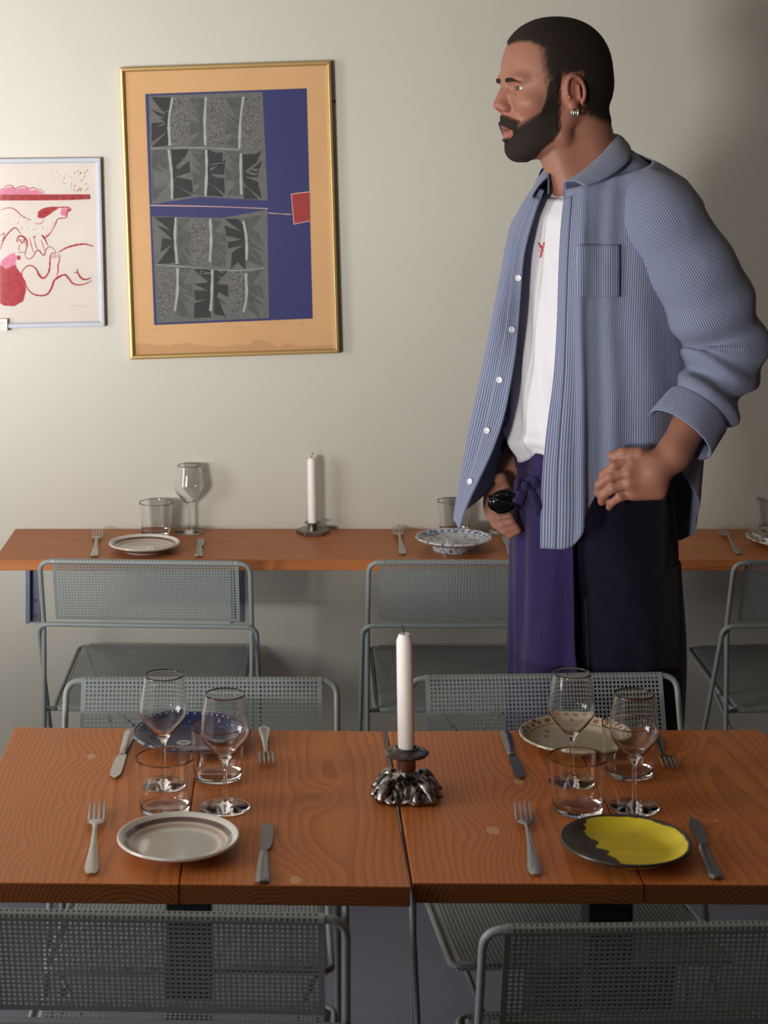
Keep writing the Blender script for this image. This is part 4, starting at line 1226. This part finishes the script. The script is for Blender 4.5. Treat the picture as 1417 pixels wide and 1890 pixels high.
# eyes, teeth, earrings
M['eye'] = plain('eye_white', (.55, .50, .46, 1), .12, 0, .02)
M['iris'] = plain('iris_hazel', (.09, .10, .075, 1), .08); M['pupil'] = plain('pupil', (.004, .004, .004, 1), .05)
def disc_on(mb, c, d, r, rad, lift, n=20):
    d = Vector(d).normalized(); a = d.orthogonal().normalized(); b = d.cross(a); C = Vector(c)
    vs = [C+d*(rad+lift)]
    for rr in (.5, 1):
        for k in range(n):
            t = 2*math.pi*k/n; o = (a*math.cos(t)+b*math.sin(t))*r*rr
            vs.append(C+o+d*(math.sqrt(rad**2-(r*rr)**2)+lift))
    fs = [(0, 1+k, 1+(k+1) % n) for k in range(n)]+[(1+k, 1+n+k, 1+n+(k+1) % n, 1+(k+1) % n) for k in range(n)]
    mb.add(vs, fs)
for s in (1, -1):
    c = Vector(hw((.0838, s*.0315, .0145)))-ML
    m = MB(); R = .0118
    m.lathe([(0, -R)]+[(R*math.cos(t), R*math.sin(t)) for t in np.linspace(-1.5, 1.5, 13)]+[(0, R)], 24, (0, 0, 0), cap=False)
    m.v = [tuple(Vector(q)+c) for q in m.v]
    e = m.build('eye', M['eye'], man)
    g = Vector(HF)*.985+Vector(HL)*.13+Vector((0, 0, -.03))
    m = MB(); disc_on(m, c, g, .0058, R, .0003); m.build('iris', M['iris'], e)
    m = MB(); disc_on(m, c, g, .0026, R, .0006); m.build('pupil', M['pupil'], e)
m = MB(); pts = []
for t in np.linspace(-1, 1, 9): pts.append(Vector(hw((.0985-.010*t*t, t*.017, -.0600)))-ML)
vs = [p+Vector((0, 0, .0022)) for p in pts]+[p-Vector((0, 0, .0022)) for p in pts]
M['teeth'] = plain('teeth', (.6, .55, .48, 1), .25)
m.add(vs, [(i, i+1, i+10, i+9) for i in range(8)]).build('teeth', M['teeth'], man)
for k, (du, dv_) in enumerate(((.006, 0), (-.0015, .0015))):
    c = Vector(hw((.0055+du-.001, .0830+dv_, -.0305)))-ML
    ring = [c+Vector(HL)*(.0052*math.cos(t))*.9+Vector((0, 0, .0062*math.sin(t))) for t in np.linspace(0, 2*math.pi, 19)[:-1]]
    MB().tube(ring, .0019 if k == 0 else .0027, 8, closed=True).build('earring', M['steel'], man)['label'] = 'silver hoop earring'

# ------------------------------------------------------------------ clothes
def stripe_mat(name, light, dark):
    t = NT(name); uv = t.n('UVMap').outputs[0]; x, y, z = t.sep(uv)[0:3]
    w = t.math('SINE', t.math('MULTIPLY', x, 2*math.pi/.0040))
    k = t.n('MapRange'); t.val(w, k.inputs[0]); k.inputs[1].default_value = -.35; k.inputs[2].default_value = .35
    n = t.noise(t.coord(), 500, 3); n2 = t.noise(t.coord(), 9, 4, .55); n3 = t.noise(t.coord(), 34, 3)
    c = t.mix(k.outputs[0], dark, light)
    c = t.mix(t.math('MULTIPLY', n, .18), c, (.20, .22, .30, 1))
    t.set(color=c, rough=.85, spec=.2, sheen=.25)
    t.bump(t.math('ADD', t.math('MULTIPLY', n2, 1.), t.math('MULTIPLY', n3, .35)), .45, .012)
    tl = t.n('BsdfTranslucent'); t.l(c, tl.inputs[0]); mx = t.n('MixShader'); mx.inputs[0].default_value = .28
    t.l(t.b.outputs[0], mx.inputs[1]); t.l(tl.outputs[0], mx.inputs[2]); t.l(mx.outputs[0], t.out.inputs[0])
    return t.m
M['shirt'] = stripe_mat('striped_cotton', (.44, .465, .585, 1), (.12, .155, .30, 1))
def tee_mat():
    t = NT('white_jersey'); c = t.coord(); n = t.noise(c, 8, 4, .5); n2 = t.noise(c, 700, 2)
    t.set(color=t.mix(t.math('MULTIPLY', n2, .1), (.74, .71, .74, 1), (.6, .58, .6, 1)), rough=.9, spec=.15, sheen=.2)
    t.bump(n, .35, .015); return t.m
M['tee'] = tee_mat()
def linen(name, a, b):
    t = NT(name); c = t.coord(); n = t.noise(t.mapping(c, (1, 1, .25)), 14, 5, .6); n2 = t.noise(c, 600, 2); n3 = t.noise(t.mapping(c, (1, 1, .3)), 45, 4)
    t.set(color=t.mix(t.math('MULTIPLY', t.math('ADD', n, n3), .5), a, b), rough=.92, spec=.12, sheen=.15)
    t.bump(t.math('ADD', n, t.math('MULTIPLY', n3, .4)), .55, .012); return t.m
M['apron'] = linen('purple_linen', (.014, .008, .040, 1), (.044, .027, .108, 1))
M['trouser'] = linen('black_twill', (.0045, .0040, .0085, 1), (.013, .010, .026, 1))

def ring_grid(rowsP, name, mat, closed, parent=man, uvscale=True, solid=.0012, vflip=False, sub=0):
    """rowsP: rows x cols x 3 world points -> sheet with metric UVs"""
    R, Cn, _ = rowsP.shape
    seg = np.linalg.norm(np.diff(rowsP, axis=1), axis=2)
    uu = np.hstack([np.zeros((R, 1)), np.cumsum(seg, 1)])
    mid = uu[R//2]; uu = mid[None, :]*np.ones((R, 1)) if uvscale else uu
    vv = np.hstack([[0], np.cumsum(np.linalg.norm(np.diff(rowsP, axis=0), axis=2).mean(1))])[:, None]*np.ones((1, Cn))
    m = MB(); m.v = [tuple(p) for p in (rowsP.reshape(-1, 3)-np.array(ML))]
    m.uv = np.stack([uu.ravel(), vv.ravel()], 1)
    for i in range(R-1):
        for j in range(Cn-1): m.f.append((i*Cn+j, i*Cn+j+1, (i+1)*Cn+j+1, (i+1)*Cn+j))
    if closed:
        for i in range(R-1): m.f.append((i*Cn+Cn-1, i*Cn, (i+1)*Cn, (i+1)*Cn+Cn-1))
    return m.build(name, mat, parent, solid=solid, fix=False, subsurf=sub)

zof = lambda py, Y: H-(py-CY)*Y/F
xof = lambda px, Y: (px-CX)*Y/F
def curve(tab):
    """(px, py, Y) list -> functions X(z), Y(z)"""
    a = np.array([(xof(p, Y), Y, zof(q, Y)) for p, q, Y in tab]); o = np.argsort(a[:, 2]); a = a[o]
    zz_ = a[:, 2]
    def f(z):
        z = np.clip(z, zz_[0], zz_[-1])
        # smooth interpolation
        i = np.clip(np.searchsorted(zz_, z)-1, 0, len(zz_)-2); t = (z-zz_[i])/(zz_[i+1]-zz_[i]+1e-9)
        p0 = a[max(i-1, 0)]; p1 = a[i]; p2 = a[i+1]; p3 = a[min(i+2, len(a)-1)]
        m1 = (p2-p0)/(p2[2]-p0[2]+1e-9)*(p2[2]-p1[2]); m2 = (p3-p1)/(p3[2]-p1[2]+1e-9)*(p2[2]-p1[2])
        q = (2*t**3-3*t*t+1)*p1+(t**3-2*t*t+t)*m1+(-2*t**3+3*t*t)*p2+(t**3-t*t)*m2
        return q[0], q[1]
    return f
RE = curve([(1006, 345, 3.165), (986, 400, 3.16), (968, 470, 3.155), (960, 560, 3.15), (953, 640, 3.145), (944, 700, 3.14), (930, 770, 3.13), (910, 830, 3.12), (885, 885, 3.11), (862, 935, 3.105), (844, 995, 3.10)])
RS = curve([(998, 330, 3.20), (965, 375, 3.20), (940, 430, 3.20), (926, 500, 3.19), (908, 600, 3.17), (888, 700, 3.19), (868, 800, 3.18), (857, 880, 3.17), (850, 940, 3.16), (846, 995, 3.15)])
LE = curve([(1044, 345, 3.11), (1036, 420, 3.075), (1032, 500, 3.06), (1029, 600, 3.055), (1022, 700, 3.045), (1010, 790, 3.035), (1002, 870, 3.03), (999, 950, 3.03), (998, 1012, 3.03)])
LF = curve([(1075, 335, 3.09), (1072, 420, 3.045), (1068, 500, 3.03), (1066, 600, 3.025), (1066, 700, 3.02), (1064, 790, 3.01), (1062, 870, 3.005), (1062, 950, 3.00), (1060, 1012, 3.00)])
lv = np.array([(262, .553, .03, .030, .045), (282, .553, .045, .058, .09), (300, .556, .06, .092, .14), (330, .560, .085, .138, .178), (370, .562, .11, .178, .192), (450, .562, .125, .195, .20),
               (600, .557, .14, .188, .20), (800, .555, .15, .185, .205), (900, .550, .155, .175, .21), (1010, .545, .16, .155, .21)])
lz = H-(lv[:, 0]-CY)/SM
def lev(z): return [np.interp(z, lz[::-1], lv[::-1, i]) for i in range(1, 5)]
def ringpt(z, phi, grow=0):
    """torso point: phi in degrees, 0 front, 90 the camera side, 180 back"""
    c, rf, rb, rw = lev(z); p = math.radians(phi); cp, sp = math.cos(p), math.sin(p)
    a = (rf if cp > 0 else rb)+grow
    return np.array([c+TF[0]*a*cp+TL[0]*(rw+grow)*sp, DM+TF[1]*a*cp+TL[1]*(rw+grow)*sp])
hem_px = [995, 960, 880, 935, 990, 985, 925, 850, 858, 935, 1006, 1012]
def shirt_controls(z):
    g = lambda f: np.array(f(z))
    return [g(RE), g(RS), ringpt(z, -95), ringpt(z, -135), ringpt(z, 180), ringpt(z, 150), ringpt(z, 118), ringpt(z, 88), ringpt(z, 62)*.55+.45*(g(LF)+np.array([.045, .0])), g(LF)*.55+.45*ringpt(z, 50), g(LF), g(LE)]
NC, NR = 230, 120
ztop = H-(272-CY)/SM
hem = []
ys_ = [3.04, 3.10, 3.37, 3.37, 3.30, 3.22, 3.12, 3.03, 3.02, 3.01, 3.00, 3.03]
for hp_, yy in zip(hem_px, ys_): hem.append(zof(hp_, yy))
hemc = catmull([[h_] for h_ in hem], NC)[:, 0]
rows = np.zeros((NR, NC, 3))
topc = catmull([[H-(q-CY)*y_/F] for q, y_ in zip((352, 338, 305, 288, 276, 280, 292, 306, 322, 334, 342, 350), (3.16, 3.2, 3.3, 3.3, 3.25, 3.2, 3.15, 3.1, 3.1, 3.1, 3.09, 3.1))], NC)[:, 0]
for i in range(NR):
    r_ = i/(NR-1)
    zz_ = topc+(hemc-topc)*r_
    # evaluate at a few heights and pick per column
    for j in range(0, NC): rows[i, j, 2] = zz_[j]
zs_ = np.linspace(min(hem)-.01, ztop+.001, 90)
ctl = np.array([catmull(shirt_controls(z), NC) for z in zs_])        # 90 x NC x 2
for j in range(NC):
    rows[:, j, 0] = np.interp(rows[:, j, 2], zs_, ctl[:, j, 0]); rows[:, j, 1] = np.interp(rows[:, j, 2], zs_, ctl[:, j, 1])
def fold(rows, amp0, amp1, freqs, seed):
    """soft vertical folds pushed along the sheet's normal, deeper towards the hem"""
    gu = np.gradient(rows, axis=1); gv = np.gradient(rows, axis=0); n = np.cross(gu, gv); n /= np.linalg.norm(n, axis=2, keepdims=True)+1e-9
    R, Cn, _ = rows.shape; rr = np.random.RandomState(seed)
    t = np.linspace(0, 1, Cn)[None, :]; r_ = np.linspace(0, 1, R)[:, None]; d = 0
    for f in freqs:
        d = d+np.sin(2*math.pi*(f*t+rr.rand()+(rr.rand()-.5)*1.3*r_+.12*np.sin(5*r_+rr.rand()*6)))*rr.uniform(.6, 1)
    d = d/len(freqs)
    edge = np.minimum(1, np.minimum(t, 1-t)*18)
    return rows+n*(d*(amp0+(amp1-amp0)*r_)*edge)[:, :, None]
rows = fold(rows, .0025, .010, (4, 6.5, 10, 15), 8)
shirt = ring_grid(rows, 'shirt', M['shirt'], False)
shirt['label'] = 'open blue and white striped shirt'
def strip(rows, a, b, name):
    gu = np.gradient(rows, axis=1); gv = np.gradient(rows, axis=0); n = np.cross(gu, gv); n /= np.linalg.norm(n, axis=2, keepdims=True)+1e-9
    q = (rows+n*-.0016)[:, a:b]; q2 = (rows+n*.0016)[:, a:b]
    return q, q2
cen = np.array([.556, 3.22, 1.3])
def outward(rows, off):
    gu = np.gradient(rows, axis=1); gv = np.gradient(rows, axis=0); n = np.cross(gu, gv); n /= np.linalg.norm(n, axis=2, keepdims=True)+1e-9
    mid = rows[rows.shape[0]//2, rows.shape[1]//2]; nn = n[rows.shape[0]//2, rows.shape[1]//2]
    sgn = 1 if nn[:2]@(mid-cen)[:2] > 0 else -1
    return rows+n*sgn*off
for a, b in ((0, 9), (NC-10, NC)):
    ring_grid(outward(rows, .0022)[3:, a:b], 'placket', M['shirt'], False, parent=shirt)

# sleeves
def sleeve(path, rad, name, amp, seed, rows_=90, cols=64):
    pth = catmull(path, rows_); rd = catmull([[r] for r in rad], rows_)[:, 0]
    up = None; out = np.zeros((rows_, cols+1, 3)); rr = np.random.RandomState(seed); ph = rr.rand(8)*6
    for i in range(rows_):
        t = pth[min(i+1, rows_-1)]-pth[max(i-1, 0)]; t /= np.linalg.norm(t)
        if up is None: up = np.array([.2, 1., 0.])
        up = up-t*(up@t); up /= np.linalg.norm(up); b = np.cross(t, up)
        r_ = i/(rows_-1)
        for k in range(cols+1):
            a = 2*math.pi*k/cols
            w_ = np.interp(r_, [0, .35, .52, .62, .82, .9, 1], [.15, .35, .9, 1.5, 1.4, .4, 0])*amp
            q = rd[i]+w_*(math.sin(i*.55+2.1*math.sin(a+ph[0])+ph[1])*.6+math.sin(i*.31-1.6*math.sin(a+ph[2])+ph[3])*.5)+amp*.35*math.sin(3*a+ph[4]+r_*4)*(1-r_)
            out[i, k] = pth[i]+(up*math.cos(a)+b*math.sin(a))*q
    return out
sl = sleeve([c3(.565, -.01, .085, 1.565), W(1200, 385, 3.10), W(1262, 480, 3.07), W(1312, 570, 3.06), W(1338, 640, 3.06), W(1322, 700, 3.045), W(1285, 755, 3.02), W(1240, 815, 2.995)],
            [.012, .072, .079, .076, .067, .060, .053, .050], 'sleeve', .0095, 2)
sv = ring_grid(sl[:-10], 'sleeve', M['shirt'], False, parent=shirt)
ax = (sl[-1].mean(0)-sl[-11].mean(0)); ax /= np.linalg.norm(ax); cu = []
c0 = sl[-14].mean(0)
for i, (f, s_) in enumerate(((.0, 1.0), (.004, 1.06), (.012, 1.08), (.035, 1.10), (.056, 1.13), (.060, 1.12), (.058, 1.06), (.03, 1.02))):
    base = sl[-14]-c0; base = base-np.outer(base@ax, ax)
    ln = np.linalg.norm(base, axis=1, keepdims=True); base = base/ln*(.3*ln+.7*ln.mean())
    cu.append(c0+ax*(f)+base*s_*1.02)
M['cuff'] = M['shirt']
cuf = ring_grid(np.array(cu), 'cuff', M['shirt'], False, parent=shirt)
for l in cuf.data.uv_layers[0].data: l.uv = (l.uv[1], l.uv[0])
sr = sleeve([c3(.565, -.01, -.085, 1.565), c3(.562, -.01, -.165, 1.505), np.array([.50, 3.41, 1.38]), np.array([.515, 3.43, 1.27]), np.array([.475, 3.36, 1.18]), W(965, 835, 3.26)],
            [.012, .070, .07, .06, .05, .042], 'sleeve', .004, 5)
ring_grid(sr, 'sleeve', M['shirt'], False, parent=shirt)
# shoulder yoke closes the gap between neck and sleeves
def yoke():
    R_n, Cn = 22, 80; g = np.zeros((R_n, Cn, 3))
    for i in range(R_n):
        r_ = i/(R_n-1); z = 1.670-.034*r_-.036*r_*r_
        for j in range(Cn):
            phi = 40+ (320-40)*j/(Cn-1)
            p = math.radians(phi); cp, sp = math.cos(p), math.sin(p)
            a = .050+(.085+.03*(cp < 0)-.050)*r_; b_2 = .055+.105*r_
            zz2 = z-.012*r_*abs(sp)-(.040*max(cp, 0)*(1-r_*.3))+.0*r_
            g[i, j] = (.556+TF[0]*a*cp+TL[0]*b_2*sp, DM+TF[1]*a*cp+TL[1]*b_2*sp, zz2)
    return g
ring_grid(yoke(), 'yoke', M['shirt'], False, parent=shirt)
# collar
cT = [(1011, 326, 3.165), (1026, 292, 3.235), (1068, 262, 3.29), (1112, 249, 3.275), (1133, 250, 3.225), (1122, 272, 3.165), (1088, 305, 3.13), (1040, 338, 3.115)]
cO = [(976, 372, 3.15), (996, 330, 3.235), (1060, 290, 3.32), (1130, 272, 3.31), (1157, 264, 3.225), (1163, 292, 3.13), (1130, 322, 3.085), (1078, 345, 3.065)]
cM = [(int(a[0]*.5+b[0]*.5), min(a[1], b[1])+4, (a[2]+b[2])/2) for a, b in zip(cT, cO)]
T3 = catmull([W(*p) for p in cT], 70); O3 = catmull([W(*p) for p in cO], 70); B3 = T3+np.array([0, 0, -.034]); 
cgrid = np.array([B3*.9+.1*T3]+[T3+(O3-T3)*k+np.array([0, 0, .006*math.sin(k*math.pi)]) for k in (0, .06, .15, .3, .5, .7, .85, 1)])
col_ = ring_grid(cgrid, 'collar', M['shirt'], False, parent=shirt, solid=.002)

# white tee
def tee_ring(z, n=120):
    out = []
    py = CY+(H-z)*SM
    rf = np.interp(py, [330, 350, 400, 460, 600, 780, 800, 825], [.052, .078, .108, .122, .135, .150, .152, .143])
    rb = np.interp(py, [330, 400, 600, 825], [.06, .11, .13, .12]); rw = np.interp(py, [330, 350, 400, 460, 600, 800, 825], [.058, .085, .135, .152, .155, .158, .150])
    c = np.interp(py, [330, 460, 600, 825], [.545, .556, .553, .548])
    for k in range(n):
        p = 2*math.pi*k/n; cp, sp = math.cos(p), math.sin(p); a = rf if cp > 0 else rb
        bl = .010*math.exp(-((py-805)/16)**2)*(cp > 0)+.004*math.sin(6*p+py*.02)*np.interp(py, [500, 820], [0, 1])
        out.append((c+TF[0]*(a+bl)*cp+TL[0]*rw*sp, DM+TF[1]*(a+bl)*cp+TL[1]*rw*sp, z-(.012*max(cp, 0) if py < 360 else 0)))
    out.append(out[0]); return out
tz = np.linspace(H-(336-CY)/SM, H-(832-CY)/SM, 70)
tg = np.array([tee_ring(z) for z in tz])
dz = tg[:, :, 2]; ph_ = np.linspace(0, 2*math.pi, tg.shape[1])[None, :]
front = np.clip(np.cos(ph_), 0, 1)
dd = .0035*np.sin(38*tg[:, :, 2]+5*np.sin(ph_*3)+ph_*7)*np.linspace(.1, 1.2, 70)[:, None]*front
tg[:, :, 0] += TF[0]*dd; tg[:, :, 1] += TF[1]*dd
low = np.clip((np.arange(70)-60)/9, 0, 1)[:, None]
tg[:, :, 2] += low*.012*np.sin(ph_*9)*front
tee = ring_grid(tg, 'tee', M['tee'], False); tee['label'] = 'white tee with a small red mark'
nk = tg[0]; nr_ = [Vector(p)-ML for p in nk[:-1]]
MB().tube(nr_, .0045, 8, closed=True).build('neckband', M['tee'], tee)

# trousers
def loft(name, secs, mat, n=64, parent=man, closed_rows=None, folds=None):
    g = []
    for (z, cx_, cy_, a, b) in secs:
        row = []
        for k in range(n+1):
            p = 2*math.pi*k/n; cp, sp = math.cos(p), math.sin(p)
            q = 1+(folds(p, z) if folds else 0)
            row.append((cx_+TF[0]*a*cp*q+TL[0]*b*sp*q, cy_+TF[1]*a*cp*q+TL[1]*b*sp*q, z))
        g.append(row)
    gg = np.array(g); gg = np.stack([catmull(gg[:, j], 60) for j in range(gg.shape[1])], 1)
    return gg
fd = lambda p, z: .02*math.sin(5*p+z*9)+.012*math.sin(9*p-z*14)
gg = loft('trousers', [(zof(812, DM), .552, DM, .108, .140), (1.08, .553, DM, .116, .15), (1.0, .556, DM, .125, .155), (.90, .558, DM, .125, .155), (.84, .558, DM, .10, .14)], M['trouser'], folds=fd)
tr = ring_grid(gg, 'trousers', M['trouser'], False); tr['label'] = 'black trousers'
for l in (.078, -.078):
    gg = loft('trouser_leg', [(.93, .563+TL[0]*l, DM+TL[1]*l, .10, .075), (.75, .568+TL[0]*l*1.05, DM+TL[1]*l*1.05, .100, .082), (.5, .565+TL[0]*l*1.1, DM+TL[1]*l*1.1, .088, .078), (.25, .56+TL[0]*l*1.15, DM+TL[1]*l*1.15, .08, .072), (.035, .556+TL[0]*l*1.2, DM+TL[1]*l*1.2, .078, .07)], M['trouser'], folds=fd)
    ring_grid(gg, 'trouser_leg', M['trouser'], False, parent=tr)
    fx, fy = .556+TL[0]*l*1.2, DM+TL[1]*l*1.2
    secs = [(-.085, .018, .030, .02), (-.075, .034, .05, .0), (-.03, .040, .085, 0), (.03, .042, .080, 0), (.09, .045, .055, 0), (.14, .044, .042, 0), (.185, .034, .032, 0), (.205, .014, .02, .004)]
    m = MB(); vs = []; n = 14
    for (f_, wd_, ht, zb) in secs:
        for k in range(n):
            a = 2*math.pi*k/n; xx = wd_*math.cos(a); zz2 = max(0, ht*.5+ht*.5*math.sin(a)*1.0) if math.sin(a) > -.6 else 0
            vs.append((fx+TF[0]*f_+TL[0]*xx-ML.x, fy+TF[1]*f_+TL[1]*xx-ML.y, zz2+zb))
    fs = []
    for i in range(len(secs)-1):
        for k in range(n): fs.append((i*n+k, i*n+(k+1) % n, (i+1)*n+(k+1) % n, (i+1)*n+k))
    fs += [tuple(range(n)), tuple((len(secs)-1)*n+k for k in range(n))]
    m.add(vs, fs).build('shoe', M['trouser'], man)
# apron: a long wrap round the front and the far side, its near edge running down the left thigh
def apron():
    R_n, Cn = 100, 150; z0, z1 = zof(806, 3.1), .42; g = np.zeros((R_n, Cn, 3))
    for i in range(R_n):
        r_ = i/(R_n-1); z = z0+(z1-z0)*r_
        e = np.interp(r_, [0, .15, .5, 1], [50, 31, 33, 52])
        rf = np.interp(r_, [0, .06, .2, 1], [.128, .138, .150, .152]); rw = np.interp(r_, [0, .06, .2, 1], [.152, .160, .166, .168]); rb = .135
        c = np.interp(r_, [0, .2, 1], [.552, .558, .560])
        for j in range(Cn):
            t = j/(Cn-1); phi = math.radians(-150+(150+e)*t); cp, sp = math.cos(phi), math.sin(phi)
            a = rf if cp > 0 else rb
            w_ = np.interp(r_, [0, .1, .3, 1], [.1, .5, .8, 1])
            q = w_*(.0050*math.sin(phi*7+2.2*r_)+.0036*math.sin(phi*12-3*r_+1)+.0024*math.sin(phi*19+5*r_))
            g[i, j] = (c+TF[0]*(a+q)*cp+TL[0]*(rw+q)*sp, DM+TF[1]*(a+q)*cp+TL[1]*(rw+q)*sp, z)
    return g
ag = apron(); ap = ring_grid(ag, 'apron', M['apron'], False, solid=.0016); ap['label'] = 'long purple linen waist apron'

def ray(objs_grid, px, py):
    pass
def bvh_of(grid):
    R, Cn, _ = grid.shape; vs = [Vector(p) for p in grid.reshape(-1, 3)]
    fs = [(i*Cn+j, i*Cn+j+1, (i+1)*Cn+j+1, (i+1)*Cn+j) for i in range(R-1) for j in range(Cn-1)]
    return BVHTree.FromPolygons(vs, fs)
EYE = Vector((0, 0, H))
def hit(bv, px, py):
    d = Vector(((px-CX)/F, 1, -(py-CY)/F)).normalized()
    p, n, i, t = bv.ray_cast(EYE, d)
    if p is None: return None, None
    if n.dot(d) > 0: n = -n
    return p, n
# waistband, ties and bow
bva = bvh_of(ag)
wbnd = np.array([ag[0]+np.array([0, 0, .006]), ag[0], ag[3], ag[6], ag[9], ag[10]])
wb2 = outward(wbnd, .003)
ring_grid(wb2, 'waistband', M['apron'], False, parent=ap)
def ribbon(pts, wd_, name, parent, mat, thick=.0015):
    c = catmull(pts, len(pts)*8); n = len(c); g = np.zeros((n, 5, 3))
    for i in range(n):
        t = c[min(i+1, n-1)]-c[max(i-1, 0)]; t /= np.linalg.norm(t)+1e-9
        s_ = np.cross(t, [0, 1, 0]); s_ /= np.linalg.norm(s_)+1e-9
        for k in range(5): g[i, k] = c[i]+s_*wd_*(k/4-.5)+np.array([0, -.003*math.sin(k/4*math.pi), 0])
    return ring_grid(g, name, mat, False, parent=parent, solid=thick)
yb = 3.045
K_ = lambda px, py, dy=0: W(px, py, yb+dy)
for pts, wd_ in (([K_(968, 896, -.004), K_(957, 885, -.012), K_(954, 905, -.016), K_(962, 903, -.01)], .010),
                 ([K_(970, 897, -.004), K_(983, 885, -.014), K_(989, 893, -.016), K_(978, 902, -.01)], .015),
                 ([K_(968, 897, -.010), K_(962, 912, -.018), K_(955, 930, -.02)], .017),
                 ([K_(972, 898, -.010), K_(984, 912, -.018), K_(992, 934, -.018), K_(990, 950, -.012)], .013)):
    ribbon(pts, wd_, 'tie', ap, M['apron'])
MB().lathe([(0, -.008), (.006, -.006), (.009, 0), (.006, .006), (0, .008)], 14, tuple(Vector(K_(969, 897, -.014))-ML), cap=False).build('knot', M['apron'], ap)

# buttons, pocket and the small red mark
bvs = bvh_of(outward(rows, .0022)); bvt = bvh_of(tg)
M['button'] = plain('pearl_button', (.72, .72, .74, 1), .2)
for px, py in ((957, 513), (944, 608), (922, 701), (899, 795), (868, 889)):
    p, n = hit(bvs, px, py)
    if p is None: continue
    q = Vector((0, 0, 1)).rotation_difference(n); m = MB()
    m.lathe([(0, 0), (.0055, 0), (.0058, .0012), (.0050, .0022), (.0036, .0014), (0, .0014)], 18, cap=False)
    m.v = [tuple(q @ Vector(v_)+p+n*.0012-ML) for v_ in m.v]
    bt = m.build('button', M['button'], shirt)
pg = np.zeros((16, 14, 3)); ok = True
for i in range(16):
    for j in range(14):
        p, n = hit(bvs, 1066+(1143-1066)*j/13, 452+(548-452)*i/15)
        if p is None: ok = False; break
        pg[i, j] = np.array(p+n*.0022)
if ok: ring_grid(pg, 'pocket', M['shirt'], False, parent=shirt)
M['mark'] = plain('red_print', (.52, .06, .09, 1), .8)
m = MB()
def on_tee(pts, wpx):
    c = catmull(pts, len(pts)*5); vs = []; n = len(c)
    for i in range(n):
        t = c[min(i+1, n-1)]-c[max(i-1, 0)]; t /= np.linalg.norm(t)+1e-9; nn = np.array([-t[1], t[0]])*wpx/2
        for sgn in (1, -1):
            p, nrm = hit(bvt, *(c[i]+nn*sgn))
            if p is None: return
            vs.append(p+nrm*.0011-ML)
    m.add(vs, [(2*i, 2*i+1, 2*i+3, 2*i+2) for i in range(n-1)])
for pts, w_ in ((((996, 449), (997, 455), (1001, 461)), 1.8), (((1003, 449), (1004, 455), (1001, 461)), 1.8), (((999, 452), (1001, 458), (1000, 467), (998, 475)), 3.2),
                (((994, 448), (996, 452)), 2.6), (((1005, 447), (1004, 452)), 2.6), (((995, 462), (1000, 465), (1005, 460)), 1.0), (((997, 470), (999, 473), (996, 476)), 1.6)):
    on_tee(pts, w_)
if m.v: m.build('printed_mark', M['mark'], tee, sm=False, fix=False)

# sunglasses in the right hand
sg = empty('sunglasses', Vector(W(926, 925, 3.135))); tag(sg, 'folded dark sunglasses held in the right hand beside the apron', 'sunglasses')
S0 = Vector(W(926, 925, 3.135))
M['lens'] = plain('dark_lens', (.006, .006, .008, 1), .06); M['acet'] = plain('black_acetate', (.008, .008, .009, 1), .2)
for k, (dx, dy_, dz_) in enumerate(((-.002, -.006, .002), (.006, .004, -.004))):
    ring = [Vector((dx+.023*math.cos(t), dy_+.004*math.cos(t), dz_+.0175*math.sin(t)+.004*math.cos(t))) for t in np.linspace(0, 2*math.pi, 29)[:-1]]
    MB().tube(ring, .0014, 8, closed=True).build('rim', M['acet'], sg)
    MB().add([(dx, dy_-.001, dz_)]+[tuple(v_) for v_ in ring], [(0, 1+i, 1+(i+1) % 28) for i in range(28)]).build('lens', M['lens'], sg, solid=.0012)
for k in (0, 1):
    MB().tube([Vector((-.025, -.006-k*.006, .010)), Vector((-.005, -.012-k*.005, .014-k*.01)), Vector((.020, -.012-k*.004, .012-k*.014)), Vector((.032, -.008-k*.004, -.002-k*.01))], .0015, 8).build('temple_arm', M['acet'], sg)
